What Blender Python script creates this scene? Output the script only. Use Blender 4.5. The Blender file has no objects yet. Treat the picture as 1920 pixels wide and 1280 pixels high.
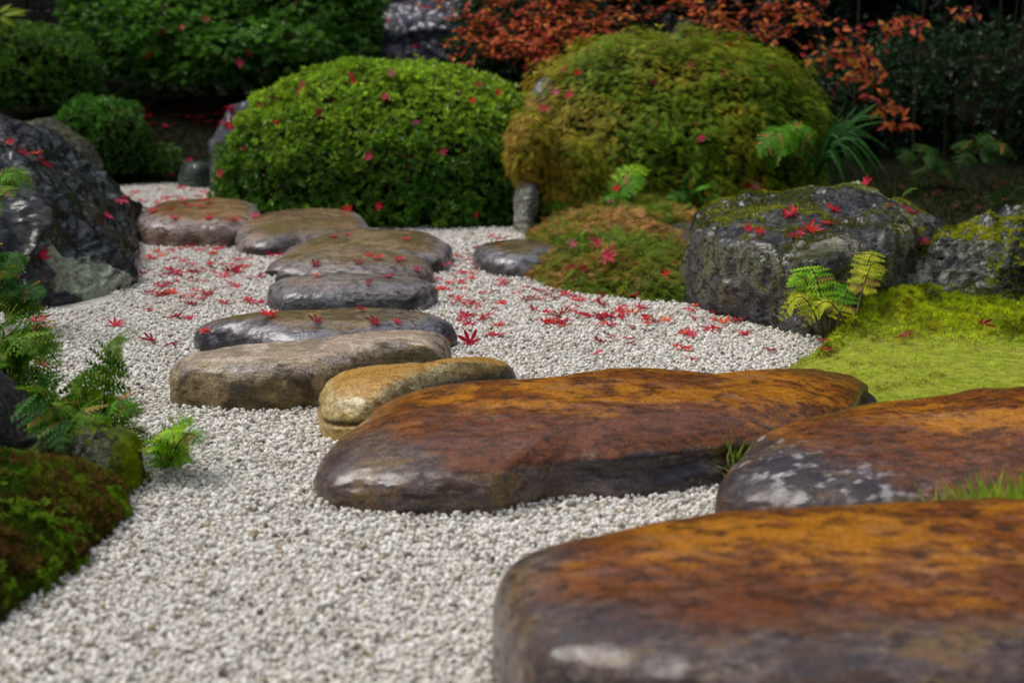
import bpy, math, random
import numpy as np
from mathutils import Vector, Matrix

random.seed(7)
rng = np.random.default_rng(11)
SC = bpy.context.scene
COL = SC.collection
R = math.radians

# ------------------------------------------------------------------ camera, world, sun, exposure
CAM_H, PITCH, FPX = 0.90, R(12.3), 2933.0
cam_d = bpy.data.cameras.new('camera'); cam = bpy.data.objects.new('camera', cam_d); COL.objects.link(cam)
cam.location = (0, 0, CAM_H); cam.rotation_euler = (math.pi / 2 - PITCH, 0, 0)
cam_d.sensor_width = 36.0; cam_d.lens = FPX / 1920 * 36.0
cam_d.clip_start = 0.05; cam_d.clip_end = 500
cam_d.dof.use_dof = True; cam_d.dof.focus_distance = 3.75; cam_d.dof.aperture_fstop = 3.5
SC.camera = cam

W = bpy.data.worlds.new('World'); SC.world = W; W.use_nodes = True
wn, wl = W.node_tree.nodes, W.node_tree.links
wn.clear()
SUN_EL, SUN_ROT = R(60), R(-78)
sky = wn.new('ShaderNodeTexSky'); sky.sky_type = 'NISHITA'; sky.sun_disc = False
sky.sun_elevation = SUN_EL; sky.sun_rotation = SUN_ROT; sky.dust_density = 4.0; sky.air_density = 1.0; sky.ozone_density = 1.0
hs = wn.new('ShaderNodeHueSaturation'); hs.inputs['Saturation'].default_value = 0.5
bg = wn.new('ShaderNodeBackground'); bg.inputs['Strength'].default_value = 0.15
wo = wn.new('ShaderNodeOutputWorld')
wl.new(sky.outputs[0], hs.inputs['Color']); wl.new(hs.outputs[0], bg.inputs['Color']); wl.new(bg.outputs[0], wo.inputs['Surface'])

sun_d = bpy.data.lights.new('sun', 'SUN'); sun = bpy.data.objects.new('sun', sun_d); COL.objects.link(sun)
sun_d.energy = 1.5; sun_d.angle = R(26); sun_d.color = (1.0, 0.965, 0.91)
_sd = Vector((math.sin(SUN_ROT) * math.cos(SUN_EL), math.cos(SUN_ROT) * math.cos(SUN_EL), math.sin(SUN_EL)))
sun.rotation_euler = _sd.to_track_quat('Z', 'Y').to_euler()
SC.view_settings.view_transform = 'Standard'; SC.view_settings.look = 'None'
SC.view_settings.exposure = 0.12; SC.view_settings.gamma = 1.0; SC.view_settings.use_curve_mapping = False
SC.render.engine = 'CYCLES'
SC.cycles.max_bounces = 6; SC.cycles.diffuse_bounces = 3; SC.cycles.glossy_bounces = 3; SC.cycles.transmission_bounces = 3
SC.cycles.transparent_max_bounces = 4

# ------------------------------------------------------------------ helpers
cp, sp = math.cos(PITCH), math.sin(PITCH)
def ray(px, py):
    dx, dy = (px - 960) / FPX, (640 - py) / FPX
    return np.array([dx, cp + dy * sp, -sp + dy * cp])
def P(px, py, z=0.0):
    d = ray(px, py); t = (z - CAM_H) / d[2]; return np.array([0, 0, CAM_H]) + d * t
def at(px, py, Y):
    d = ray(px, py); t = Y / d[1]; return np.array([0, 0, CAM_H]) + d * t

def _hash(ix, iy, iz, seed):
    h = (ix.astype(np.uint32) * np.uint32(374761393) + iy.astype(np.uint32) * np.uint32(668265263)
         + iz.astype(np.uint32) * np.uint32(2246822519) + np.uint32((seed * 3266489917) & 0xFFFFFFFF))
    h ^= h >> np.uint32(13); h *= np.uint32(1274126177); h ^= h >> np.uint32(16)
    h *= np.uint32(2654435761); h ^= h >> np.uint32(15)
    return (h & np.uint32(0xFFFFFF)).astype(np.float64) / 16777215.0
def vnoise(p, seed=0):
    with np.errstate(over='ignore'):
        f = np.floor(p); i = f.astype(np.int64); t = p - f; t = t * t * t * (t * (t * 6 - 15) + 10)
        x0, y0, z0 = i[..., 0], i[..., 1], i[..., 2]
        out = 0
        for dx in (0, 1):
            wx = t[..., 0] if dx else 1 - t[..., 0]
            for dy in (0, 1):
                wy = t[..., 1] if dy else 1 - t[..., 1]
                for dz in (0, 1):
                    wz = t[..., 2] if dz else 1 - t[..., 2]
                    out = out + wx * wy * wz * _hash(x0 + dx + 5000, y0 + dy + 5000, z0 + dz + 5000, seed)
        return out * 2 - 1
ROTM = np.array([[0.0, 0.8, 0.6], [-0.8, 0.36, -0.48], [-0.6, -0.48, 0.64]])
def fbm(p, freq=1.0, octv=4, seed=0, gain=0.5, ridge=False):
    p = np.asarray(p, dtype=np.float64) * freq; a = 1.0; s = 0; tot = 0
    for k in range(octv):
        n = vnoise(p, seed + k * 17)
        if ridge: n = 1 - 2 * np.abs(n)
        s = s + a * n; tot += a; a *= gain; p = (p @ ROTM.T) * 2.03 + 3.7
    return s / tot
def sstep(a, b, x):
    t = np.clip((x - a) / (b - a), 0, 1); return t * t * (3 - 2 * t)
def lerp(a, b, t):
    a, b = np.asarray(a, float), np.asarray(b, float)
    return a * (1 - t[..., None]) + b * t[..., None]

def mesh_np(name, V, F, mat=None, attrs=None, smooth=True, face_mat=None, mats=None):
    """V (n,3); F (m,k) int; attrs name -> (n,3|4) colour or (n,) float on points"""
    me = bpy.data.meshes.new(name)
    V = np.ascontiguousarray(V, dtype=np.float32); F = np.ascontiguousarray(F, dtype=np.int32)
    m, k = F.shape if len(F) else (0, 3)
    me.vertices.add(len(V)); me.vertices.foreach_set('co', V.ravel())
    if m:
        me.loops.add(m * k); me.loops.foreach_set('vertex_index', F.ravel())
        me.polygons.add(m); me.polygons.foreach_set('loop_start', np.arange(0, m * k, k, dtype=np.int32))
        me.polygons.foreach_set('loop_total', np.full(m, k, dtype=np.int32))
        me.polygons.foreach_set('use_smooth', np.full(m, smooth, dtype=bool))
    me.update(calc_edges=True)
    if attrs:
        for an, av in attrs.items():
            av = np.asarray(av, dtype=np.float32)
            if av.ndim == 1:
                a = me.attributes.new(an, 'FLOAT', 'POINT'); a.data.foreach_set('value', av)
            else:
                if av.shape[1] == 3: av = np.concatenate([av, np.ones((len(av), 1), np.float32)], 1)
                a = me.attributes.new(an, 'FLOAT_COLOR', 'POINT'); a.data.foreach_set('color', av.ravel())
    if mat: me.materials.append(mat)
    return me
def link(name, me, parent=None, loc=None):
    o = bpy.data.objects.new(name, me); COL.objects.link(o)
    if parent: o.parent = parent
    if loc is not None: o.location = loc
    return o
def tag(o, label=None, cat=None, group=None, kind=None):
    if label: o['label'] = label
    if cat: o['category'] = cat
    if group: o['group'] = group
    if kind: o['kind'] = kind
    return o
def empty(name, loc, label, cat, group=None):
    o = bpy.data.objects.new(name, None); COL.objects.link(o); o.location = loc
    o.empty_display_size = 0.1
    return tag(o, label, cat, group)

def stamp(T, TF, pos, M, col, Tc=None):
    """copies of template T (v,3)/TF (f,k) at pos (n,3) by matrices M (n,3,3); col (n,3)"""
    n, v = len(pos), len(T)
    V = np.einsum('nij,vj->nvi', M, T) + pos[:, None, :]
    F = (TF[None] + (np.arange(n) * v)[:, None, None]).reshape(-1, TF.shape[1])
    C = np.repeat(col[:, None, :], v, 1)
    if Tc is not None: C = C * Tc[None, :, None]
    return V.reshape(-1, 3), F, C.reshape(-1, 3)
def basis(n, spin=None, x=None):
    """matrices whose z column is n, x column random (spin) or nearest to the given x"""
    n = n / np.linalg.norm(n, axis=1, keepdims=True)
    if x is None:
        a = np.where(np.abs(n[:, 2:3]) < 0.9, np.array([[0, 0, 1.0]]), np.array([[1.0, 0, 0]]))
        x0 = np.cross(a, n); x0 /= np.linalg.norm(x0, axis=1, keepdims=True); y0 = np.cross(n, x0)
        x = x0 * np.cos(spin)[:, None] + y0 * np.sin(spin)[:, None]
    else:
        x = x - n * np.sum(x * n, 1, keepdims=True); x /= np.linalg.norm(x, axis=1, keepdims=True) + 1e-9
    y = np.cross(n, x)
    return np.stack([x, y, n], axis=2)
def join(parts):
    V, F, C = [], [], []; o = 0
    for v, f, c in parts:
        V.append(v); F.append(f + o); C.append(c); o += len(v)
    return np.concatenate(V), np.concatenate(F), np.concatenate(C)
def tube(pts, radii, seg=6):
    pts = np.asarray(pts, float); n = len(pts)
    tang = np.gradient(pts, axis=0); tang /= np.linalg.norm(tang, axis=1, keepdims=True) + 1e-9
    ref = np.array([0.31, 0.17, 0.93]); X = np.cross(tang, ref); X /= np.linalg.norm(X, axis=1, keepdims=True) + 1e-9
    Y = np.cross(tang, X); a = np.arange(seg) / seg * 2 * np.pi
    V = pts[:, None] + np.asarray(radii)[:, None, None] * (np.cos(a)[None, :, None] * X[:, None] + np.sin(a)[None, :, None] * Y[:, None])
    F = []
    for i in range(n - 1):
        for j in range(seg):
            F.append((i * seg + j, i * seg + (j + 1) % seg, (i + 1) * seg + (j + 1) % seg, (i + 1) * seg + j))
    return V.reshape(-1, 3), np.array(F)
def wander(a, b, n=12, amp=0.05, seed=0):
    a, b = np.asarray(a, float), np.asarray(b, float); t = np.linspace(0, 1, n)[:, None]
    p = a * (1 - t) + b * t
    w = np.stack([fbm(np.stack([t[:, 0] * 3, np.full(n, k * 7.1 + seed), np.full(n, 0.5)], 1), 1, 2, seed + k) for k in range(3)], 1)
    return p + w * amp * np.sin(np.pi * np.clip(t, 0, 1) * 0.9 + 0.1)

# ------------------------------------------------------------------ materials
def new_mat(name):
    m = bpy.data.materials.new(name); m.use_nodes = True
    nt = m.node_tree; return m, nt.nodes, nt.links, nt.nodes['Principled BSDF']
def N(nodes, t, **kw):
    n = nodes.new(t)
    for k, v in kw.items(): setattr(n, k, v)
    return n
def stone_material():
    m, n, l, b = new_mat('wet_stone')
    tc = N(n, 'ShaderNodeTexCoord')
    A = N(n, 'ShaderNodeAttribute', attribute_name='ColA'); B = N(n, 'ShaderNodeAttribute', attribute_name='ColB')
    PR = N(n, 'ShaderNodeAttribute', attribute_name='Prm'); sep = N(n, 'ShaderNodeSeparateColor'); l.new(PR.outputs['Color'], sep.inputs[0])
    mp = N(n, 'ShaderNodeMapping'); mp.inputs['Scale'].default_value = (0.55, 1.0, 1.4); l.new(tc.outputs['Object'], mp.inputs[0])
    n1 = N(n, 'ShaderNodeTexNoise'); n1.inputs['Scale'].default_value = 58; n1.inputs['Detail'].default_value = 9; n1.inputs['Roughness'].default_value = 0.68; l.new(mp.outputs[0], n1.inputs['Vector'])
    n2 = N(n, 'ShaderNodeTexNoise'); n2.inputs['Scale'].default_value = 210; n2.inputs['Detail'].default_value = 5; n2.inputs['Roughness'].default_value = 0.7; l.new(tc.outputs['Object'], n2.inputs['Vector'])
    n3 = N(n, 'ShaderNodeTexVoronoi'); n3.inputs['Scale'].default_value = 300; l.new(tc.outputs['Object'], n3.inputs['Vector'])
    ad = N(n, 'ShaderNodeMath', operation='MULTIPLY_ADD'); l.new(n1.outputs['Fac'], ad.inputs[0]); ad.inputs[1].default_value = 2.6; l.new(sep.outputs[0], ad.inputs[2])
    mr = N(n, 'ShaderNodeMapRange'); l.new(ad.outputs[0], mr.inputs['Value']); mr.inputs['From Min'].default_value = 1.40; mr.inputs['From Max'].default_value = 1.76
    mx = N(n, 'ShaderNodeMix', data_type='RGBA'); l.new(mr.outputs[0], mx.inputs[0]); l.new(A.outputs['Color'], mx.inputs[6]); l.new(B.outputs['Color'], mx.inputs[7])
    # grain
    g = N(n, 'ShaderNodeMapRange'); l.new(n2.outputs['Fac'], g.inputs['Value']); g.inputs['From Min'].default_value = 0.3; g.inputs['From Max'].default_value = 0.7
    g.inputs['To Min'].default_value = 0.45; g.inputs['To Max'].default_value = 1.55
    mm = N(n, 'ShaderNodeMix', data_type='RGBA', blend_type='MULTIPLY'); mm.inputs[0].default_value = 1.0
    cg = N(n, 'ShaderNodeCombineColor'); [l.new(g.outputs[0], cg.inputs[i]) for i in range(3)]
    l.new(mx.outputs[2], mm.inputs[6]); l.new(cg.outputs[0], mm.inputs[7])
    g2 = N(n, 'ShaderNodeMapRange'); l.new(n3.outputs['Color'], g2.inputs['Value']); g2.inputs['From Min'].default_value = 0.0; g2.inputs['From Max'].default_value = 1
    g2.inputs['To Min'].default_value = 0.7; g2.inputs['To Max'].default_value = 1.3
    cg2 = N(n, 'ShaderNodeCombineColor'); [l.new(g2.outputs[0], cg2.inputs[i]) for i in range(3)]
    mm2 = N(n, 'ShaderNodeMix', data_type='RGBA', blend_type='MULTIPLY'); mm2.inputs[0].default_value = 1.0
    l.new(mm.outputs[2], mm2.inputs[6]); l.new(cg2.outputs[0], mm2.inputs[7])
    l.new(mm2.outputs[2], b.inputs['Base Color'])
    # wetness: G channel 1 = a film of water over the stone
    wv = N(n, 'ShaderNodeMath', operation='MULTIPLY_ADD', use_clamp=True); l.new(n1.outputs['Fac'], wv.inputs[0]); wv.inputs[1].default_value = -1.0; 
    wa = N(n, 'ShaderNodeMath', operation='ADD'); l.new(sep.outputs[1], wa.inputs[0]); wa.inputs[1].default_value = 0.5; l.new(wa.outputs[0], wv.inputs[2])
    l.new(wv.outputs[0], b.inputs['Coat Weight'])
    cr_ = N(n, 'ShaderNodeMapRange'); l.new(n2.outputs['Fac'], cr_.inputs['Value']); cr_.inputs['From Min'].default_value = .3; cr_.inputs['From Max'].default_value = .7; cr_.inputs['To Min'].default_value = 0.04; cr_.inputs['To Max'].default_value = 0.14
    l.new(cr_.outputs[0], b.inputs['Coat Roughness']); b.inputs['Coat IOR'].default_value = 1.46
    b.inputs['Roughness'].default_value = 0.7; b.inputs['Specular IOR Level'].default_value = 0.12
    v2 = N(n, 'ShaderNodeTexVoronoi'); v2.inputs['Scale'].default_value = 95; l.new(tc.outputs['Object'], v2.inputs['Vector'])
    vp = N(n, 'ShaderNodeMapRange'); l.new(v2.outputs['Distance'], vp.inputs['Value']); vp.inputs['From Max'].default_value = .35; vp.inputs['To Max'].default_value = .5
    hp = N(n, 'ShaderNodeMath', operation='ADD'); l.new(n2.outputs['Fac'], hp.inputs[0]); l.new(vp.outputs[0], hp.inputs[1])
    hs_ = N(n, 'ShaderNodeMath', operation='MULTIPLY_ADD'); l.new(n1.outputs['Fac'], hs_.inputs[0]); hs_.inputs[1].default_value = 3.0; l.new(hp.outputs[0], hs_.inputs[2])
    bp = N(n, 'ShaderNodeBump'); bp.inputs['Distance'].default_value = 0.007; l.new(hs_.outputs[0], bp.inputs['Height']); l.new(sep.outputs[2], bp.inputs['Strength'])
    l.new(bp.outputs[0], b.inputs['Normal']); bc_ = N(n, 'ShaderNodeBump'); bc_.inputs['Distance'].default_value = 0.007; l.new(n1.outputs['Fac'], bc_.inputs['Height']); bc_.inputs['Strength'].default_value = 0.22; l.new(bc_.outputs[0], b.inputs['Coat Normal'])
    return m
M_STONE = stone_material()

def leaf_material(name, trans=0.35, rough=0.45, spec=0.4, var=0.35):
    m, n, l, b = new_mat(name)
    A = N(n, 'ShaderNodeAttribute', attribute_name='Col')
    tc = N(n, 'ShaderNodeTexCoord'); nz = N(n, 'ShaderNodeTexNoise'); nz.inputs['Scale'].default_value = 60; nz.inputs['Detail'].default_value = 3
    l.new(tc.outputs['Object'], nz.inputs['Vector'])
    g = N(n, 'ShaderNodeMapRange'); l.new(nz.outputs['Fac'], g.inputs['Value']); g.inputs['From Min'].default_value = 0.3; g.inputs['From Max'].default_value = 0.7
    g.inputs['To Min'].default_value = 1 - var; g.inputs['To Max'].default_value = 1 + var
    cg = N(n, 'ShaderNodeCombineColor'); [l.new(g.outputs[0], cg.inputs[i]) for i in range(3)]
    mm = N(n, 'ShaderNodeMix', data_type='RGBA', blend_type='MULTIPLY'); mm.inputs[0].default_value = 1.0
    l.new(A.outputs['Color'], mm.inputs[6]); l.new(cg.outputs[0], mm.inputs[7])
    l.new(mm.outputs[2], b.inputs['Base Color']); b.inputs['Roughness'].default_value = rough; b.inputs['Specular IOR Level'].default_value = spec
    tr = N(n, 'ShaderNodeBsdfTranslucent'); l.new(mm.outputs[2], tr.inputs['Color'])
    ms = N(n, 'ShaderNodeMixShader'); ms.inputs[0].default_value = trans
    l.new(b.outputs[0], ms.inputs[1]); l.new(tr.outputs[0], ms.inputs[2]); l.new(ms.outputs[0], n['Material Output'].inputs['Surface'])
    return m
M_LEAF = leaf_material('leaf_green', 0.3, 0.38, 0.5)
M_FROND = leaf_material('feathery_foliage', 0.4, 0.55, 0.15)
M_MOSS = leaf_material('moss_blades', 0.4, 0.8, 0.05)
M_MAPLE = leaf_material('fallen_maple_leaf', 0.35, 0.5, 0.2, 0.25)

def plain(name, col, rough=0.8, nscale=12, var=0.5, bump=0.3, bdist=0.01, attr=None):
    m, n, l, b = new_mat(name)
    tc = N(n, 'ShaderNodeTexCoord'); nz = N(n, 'ShaderNodeTexNoise'); nz.inputs['Scale'].default_value = nscale; nz.inputs['Detail'].default_value = 9; nz.inputs['Roughness'].default_value = 0.65
    l.new(tc.outputs['Object'], nz.inputs['Vector'])
    g = N(n, 'ShaderNodeMapRange'); l.new(nz.outputs['Fac'], g.inputs['Value']); g.inputs['From Min'].default_value = 0.3; g.inputs['From Max'].default_value = 0.7
    g.inputs['To Min'].default_value = 1 - var; g.inputs['To Max'].default_value = 1 + var
    cg = N(n, 'ShaderNodeCombineColor'); [l.new(g.outputs[0], cg.inputs[i]) for i in range(3)]
    mm = N(n, 'ShaderNodeMix', data_type='RGBA', blend_type='MULTIPLY'); mm.inputs[0].default_value = 1.0
    mm.inputs[6].default_value = (*col, 1)
    if attr:
        A = N(n, 'ShaderNodeAttribute', attribute_name=attr); l.new(A.outputs['Color'], mm.inputs[6])
    l.new(cg.outputs[0], mm.inputs[7]); l.new(mm.outputs[2], b.inputs['Base Color']); b.inputs['Roughness'].default_value = rough
    bp = N(n, 'ShaderNodeBump'); bp.inputs['Strength'].default_value = bump; bp.inputs['Distance'].default_value = bdist
    l.new(nz.outputs['Fac'], bp.inputs['Height']); l.new(bp.outputs[0], b.inputs['Normal'])
    b.inputs['Specular IOR Level'].default_value = 0.12
    return m
M_GROUND = plain('ground_soil', (0.1, 0.09, 0.06), 0.9, 40, 0.5, 0.5, 0.01, attr='Col')
M_BARK = plain('bark', (0.035, 0.028, 0.02), 0.85, 45, 0.5, 0.8, 0.01)
M_GREYBARK = plain('lichened_bark', (0.16, 0.15, 0.13), 0.9, 25, 0.6, 0.8, 0.01)
M_WALL = plain('dark_wall_stone', (0.045, 0.036, 0.03), 0.8, 14, 0.6, 0.6, 0.01)

# ------------------------------------------------------------------ ground outline helpers
def inside(poly, x, y):
    poly = np.asarray(poly); n = len(poly); c = np.zeros(np.shape(x), bool); j = n - 1
    for i in range(n):
        xi, yi, xj, yj = poly[i, 0], poly[i, 1], poly[j, 0], poly[j, 1]
        hit = ((yi > y) != (yj > y)) & (x < (xj - xi) * (y - yi) / (yj - yi + 1e-12) + xi)
        c ^= hit; j = i
    return c
def polydist(poly, x, y):
    poly = np.asarray(poly); n = len(poly); d = np.full(np.shape(x), 1e9)
    for i in range(n):
        a, b = poly[i, :2], poly[(i + 1) % n, :2]; ab = b - a
        t = np.clip(((x - a[0]) * ab[0] + (y - a[1]) * ab[1]) / (ab @ ab + 1e-12), 0, 1)
        d = np.minimum(d, np.hypot(x - a[0] - t * ab[0], y - a[1] - t * ab[1]))
    return d
def gpoly(pts): return np.array([P(*p)[:2] for p in pts])
LAWN = gpoly([(1472, 694), (1500, 672), (1540, 650), (1560, 612), (1640, 580), (1780, 560), (1920, 545), (2300, 520), (3300, 520), (3300, 1500), (2300, 1500), (1900, 1050), (1800, 905), (1640, 900), (1500, 760)])
HUMP = gpoly([(1500, 690), (1560, 612), (1640, 575), (1720, 575), (1800, 590), (1760, 640), (1640, 660), (1560, 685)])
CREEP = gpoly([(945, 512), (1000, 528), (1050, 548), (1120, 556), (1200, 566), (1292, 572), (1340, 500), (1340, 400), (1150, 395), (1020, 430), (960, 480)])
GRAVEL = gpoly([(-400, 1500), (-120, 1180), (0, 1140), (110, 1080), (190, 1010), (235, 960), (245, 920), (200, 850), (60, 800), (-120, 760), (-160, 640), (-60, 600), (-60, 560), (60, 480), (200, 380), (195, 352), (260, 347), (400, 345),
                (470, 380), (620, 410), (700, 425), (960, 428), (1010, 470), (960, 512), (1000, 526), (1050, 546), (1200, 565), (1300, 572), (1420, 610), (1545, 636), (1550, 650), (1500, 676), (1472, 694), (1520, 760), (1640, 900), (1900, 1050), (2100, 1500)])

def terrain(x, y):
    x = np.asarray(x, float); y = np.asarray(y, float)
    z = np.zeros_like(x)
    p = np.stack([x, y, np.zeros_like(x)], -1)
    n = fbm(p, 2.2, 3, 3)
    for poly, h, w in ((LAWN, 0.035, 0.18), (HUMP, 0.05, 0.12), (CREEP, 0.075, 0.26)):
        near = (x > poly[:, 0].min() - .1) & (x < poly[:, 0].max() + .1) & (y > poly[:, 1].min() - .1) & (y < poly[:, 1].max() + .1)
        if near.any():
            s = np.where(inside(poly, x[near], y[near]), polydist(poly, x[near], y[near]), 0)
            z[near] += h * sstep(0, w, s)
    z += 0.02 * n * sstep(0, 0.4, z / 0.1) * 0.5
    g = inside(GRAVEL, x, y)
    z += np.where(z > .02, .006 * fbm(p, 9, 3, 44) + .004 * fbm(p, 22, 2, 45), 0)
    rough = np.where(g, 0.004 * fbm(p, 3.5, 2, 9), 0)
    z += rough
    # bank behind the garden
    z += 0.34 * sstep(7.75, 9.2, y + 0.25 * n) * sstep(0.6, -0.8, x) + 0.22 * sstep(7.6, 9.5, y) * sstep(-0.8, 0.6, x)
    z += 0.10 * sstep(-1.5, -2.6, x + 0.05 * y) * sstep(3.2, 4.0, y) * sstep(7.8, 6.0, y)
    return z

# ------------------------------------------------------------------ stones
def catmull(pts, m):
    pts = np.asarray(pts, float); n = len(pts); out = []
    per = 24
    for i in range(n):
        p0, p1, p2, p3 = pts[i - 1], pts[i], pts[(i + 1) % n], pts[(i + 2) % n]
        t = np.linspace(0, 1, per, endpoint=False)[:, None]
        out.append(0.5 * ((2 * p1) + (-p0 + p2) * t + (2 * p0 - 5 * p1 + 4 * p2 - p3) * t ** 2 + (-p0 + 3 * p1 - 3 * p2 + p3) * t ** 3))
    c = np.concatenate(out); c = np.vstack([c, c[:1]])
    s = np.r_[0, np.cumsum(np.linalg.norm(np.diff(c, axis=0), axis=1))]
    q = np.linspace(0, s[-1], m, endpoint=False)
    return np.stack([np.interp(q, s, c[:, k]) for k in range(2)], 1)
FOOT = []          # footprints of stones, gravel keeps out of them
def stone_mesh(name, pts, H, n=4.0, hx=None, hy=None, amp=0.008, freq=6, side=1.0, rugged=0.0, strata=0.0, nu=300, nv=110, seed=1, style=None, smo=None, facets=0, flim=(.86, .97),
               bury=0.05, topamp=0.3, foot=True, zoff=0.0, feat=None, lean=(0, 0)):
    pl = np.array([P(p[0], p[1], p[2] if len(p) > 2 else 0.0)[:2] for p in pts])
    O = catmull(pl, nu)
    c = np.array([(O[:, 0].min() + O[:, 0].max()) / 2, (O[:, 1].min() + O[:, 1].max()) / 2])
    # outline seen from the centre: one radius for each direction
    ang = np.arange(nu) / nu * 2 * np.pi; D = np.stack([np.cos(ang), np.sin(ang)], 1)
    A0 = O - c; E = np.roll(O, -1, 0) - O
    den = D[:, None, 0] * E[None, :, 1] - D[:, None, 1] * E[None, :, 0]; den = np.where(np.abs(den) < 1e-12, 1e-12, den)
    t_ = (A0[None, :, 0] * E[None, :, 1] - A0[None, :, 1] * E[None, :, 0]) / den
    u_ = (A0[None, :, 0] * D[:, None, 1] - A0[None, :, 1] * D[:, None, 0]) / den
    rr_ = np.where((u_ >= -0.02) & (u_ <= 1.02) & (t_ > 0), t_, 0).max(1)
    for _ in range(smo if smo is not None else max(3, nu // 40)): rr_ = (np.roll(rr_, 1) + 2 * rr_ + np.roll(rr_, -1)) / 4
    O = c + D * rr_[:, None]
    O = catmull(O[::max(1, nu // 90)], nu)
    if foot: FOOT.append(O[::4].copy())
    rad = np.linalg.norm(O - c, axis=1).mean()
    th = np.linspace(0, np.pi / 2, 900); g = np.cos(th) ** (2 / n); zf = np.sin(th) ** (2 / n)
    g = np.r_[0.97, g]; zf = np.r_[-bury / H, zf]
    s = np.r_[0, np.cumsum(np.hypot(np.diff(g) * rad, np.diff(zf) * H))]
    q = np.linspace(0, 1, nv) ** 1.15 * s[-1]
    g, zf = np.interp(q, s, g), np.interp(q, s, zf)
    g[-1] = 0.0; g = np.maximum(g, 0.0)
    X = c[0] + (O[None, :, 0] - c[0]) * g[:, None]; Y = c[1] + (O[None, :, 1] - c[1]) * g[:, None]
    Hl = np.full_like(X, H)
    if hx: Hl = Hl * np.interp(X, c[0] + np.array([a for a, _ in hx]) * (O[:, 0].max() - c[0]), [b for _, b in hx])
    if hy: Hl = Hl * np.interp(Y, c[1] + np.array([a for a, _ in hy]) * (O[:, 1].max() - c[1]), [b for _, b in hy])
    Z = zf[:, None] * np.where(zf[:, None] > 0, Hl, H) + 0 * X
    zz = np.clip(Z, 0, None)
    X = X + lean[0] * zz; Y = Y + lean[1] * zz
    Pp = np.stack([X, Y, Z], -1)
    def normals(Q):
        du = np.roll(Q, -1, 1) - np.roll(Q, 1, 1); dv = np.gradient(Q, axis=0)
        nn = np.cross(du, dv); ln = np.linalg.norm(nn, axis=-1, keepdims=True)
        nn = np.where(ln > 1e-12, nn / (ln + 1e-12), [0, 0, 1.0]); nn[-1] = [0, 0, 1]
        return nn
    if facets:        # fracture planes
        fg = np.random.default_rng(seed + 500); cen = np.array([c[0], c[1], H * .35]); Q = Pp - cen; sup = Q.reshape(-1, 3)
        for _ in range(facets):
            d_ = fg.normal(0, 1, 3); d_[2] = abs(d_[2]) * .8; d_ /= np.linalg.norm(d_); lim = (sup @ d_).max() * fg.uniform(*flim)
            ov = np.maximum(Q @ d_ + .012 * fbm(Pp, 6, 3, seed + 600) - lim, 0); Q = Q - ov[..., None] * d_ * .92
        Pp = Q + cen
    Nn = normals(Pp)
    up = sstep(0.55, 0.95, Nn[..., 2])
    w = (1 - up) * side + up * topamp
    d = amp * fbm(Pp, freq, 5, seed) * w + amp * 1.2 * fbm(Pp, freq * 0.35, 2, seed + 5) * (0.5 + 0.5 * w)
    d = d + 0.0018 * fbm(Pp, 38, 3, seed + 13) + 0.0035 * fbm(Pp, 17, 4, seed + 14, .6, ridge=True) * w
    if rugged:
        d = d + rugged * 0.38 * fbm(Pp, freq * 2.6, 4, seed + 11, .6, ridge=True)
        d = d + rugged * (fbm(Pp, freq * 0.7, 5, seed + 9, 0.55, ridge=True) - 0.1) * (0.45 + 0.55 * w)
        cc = fbm(Pp, freq * 0.55, 3, seed + 21) * 5; cell = (np.floor(cc) + sstep(.35, .65, cc - np.floor(cc))) / 5
        d = d + rugged * 1.0 * cell
    if strata:
        sp_ = Pp @ np.array([0.35, 0.2, 1.0]) + 0.03 * fbm(Pp, 4, 3, seed + 3)
        d = d + strata * (np.abs(((sp_ * 14) % 1.0) - 0.5) * 2 - 0.5) * (1 - 0.6 * up)
    d = d - d.mean()
    if feat: d = d + feat(Pp, Nn)
    Pp = Pp + Nn * d[..., None]
    Pp[-1] = Pp[-1].mean(0)
    if foot: Pp[..., 2] = Pp[..., 2] + zoff
    Nn = normals(Pp)
    A, B, prm = style(Pp, Nn, Pp[..., 2] / H, seed)
    # faces
    i = np.arange(nv - 1)[:, None] * nu; j = np.arange(nu)[None, :]; j2 = (j + 1) % nu
    F = np.stack([i + j, i + j2, i + nu + j2, i + nu + j], -1).reshape(-1, 4)
    org = np.array([c[0], c[1], 0.0])
    me = mesh_np(name, Pp.reshape(-1, 3) - org, F, M_STONE, {'ColA': A.reshape(-1, 3), 'ColB': B.reshape(-1, 3), 'Prm': prm.reshape(-1, 3)})
    return me, org, Pp, Nn, F
def prm3(a, b, c):
    s = np.broadcast(a, b, c).shape
    return np.stack([np.broadcast_to(a, s), np.broadcast_to(b, s), np.broadcast_to(c, s)], -1)

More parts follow.
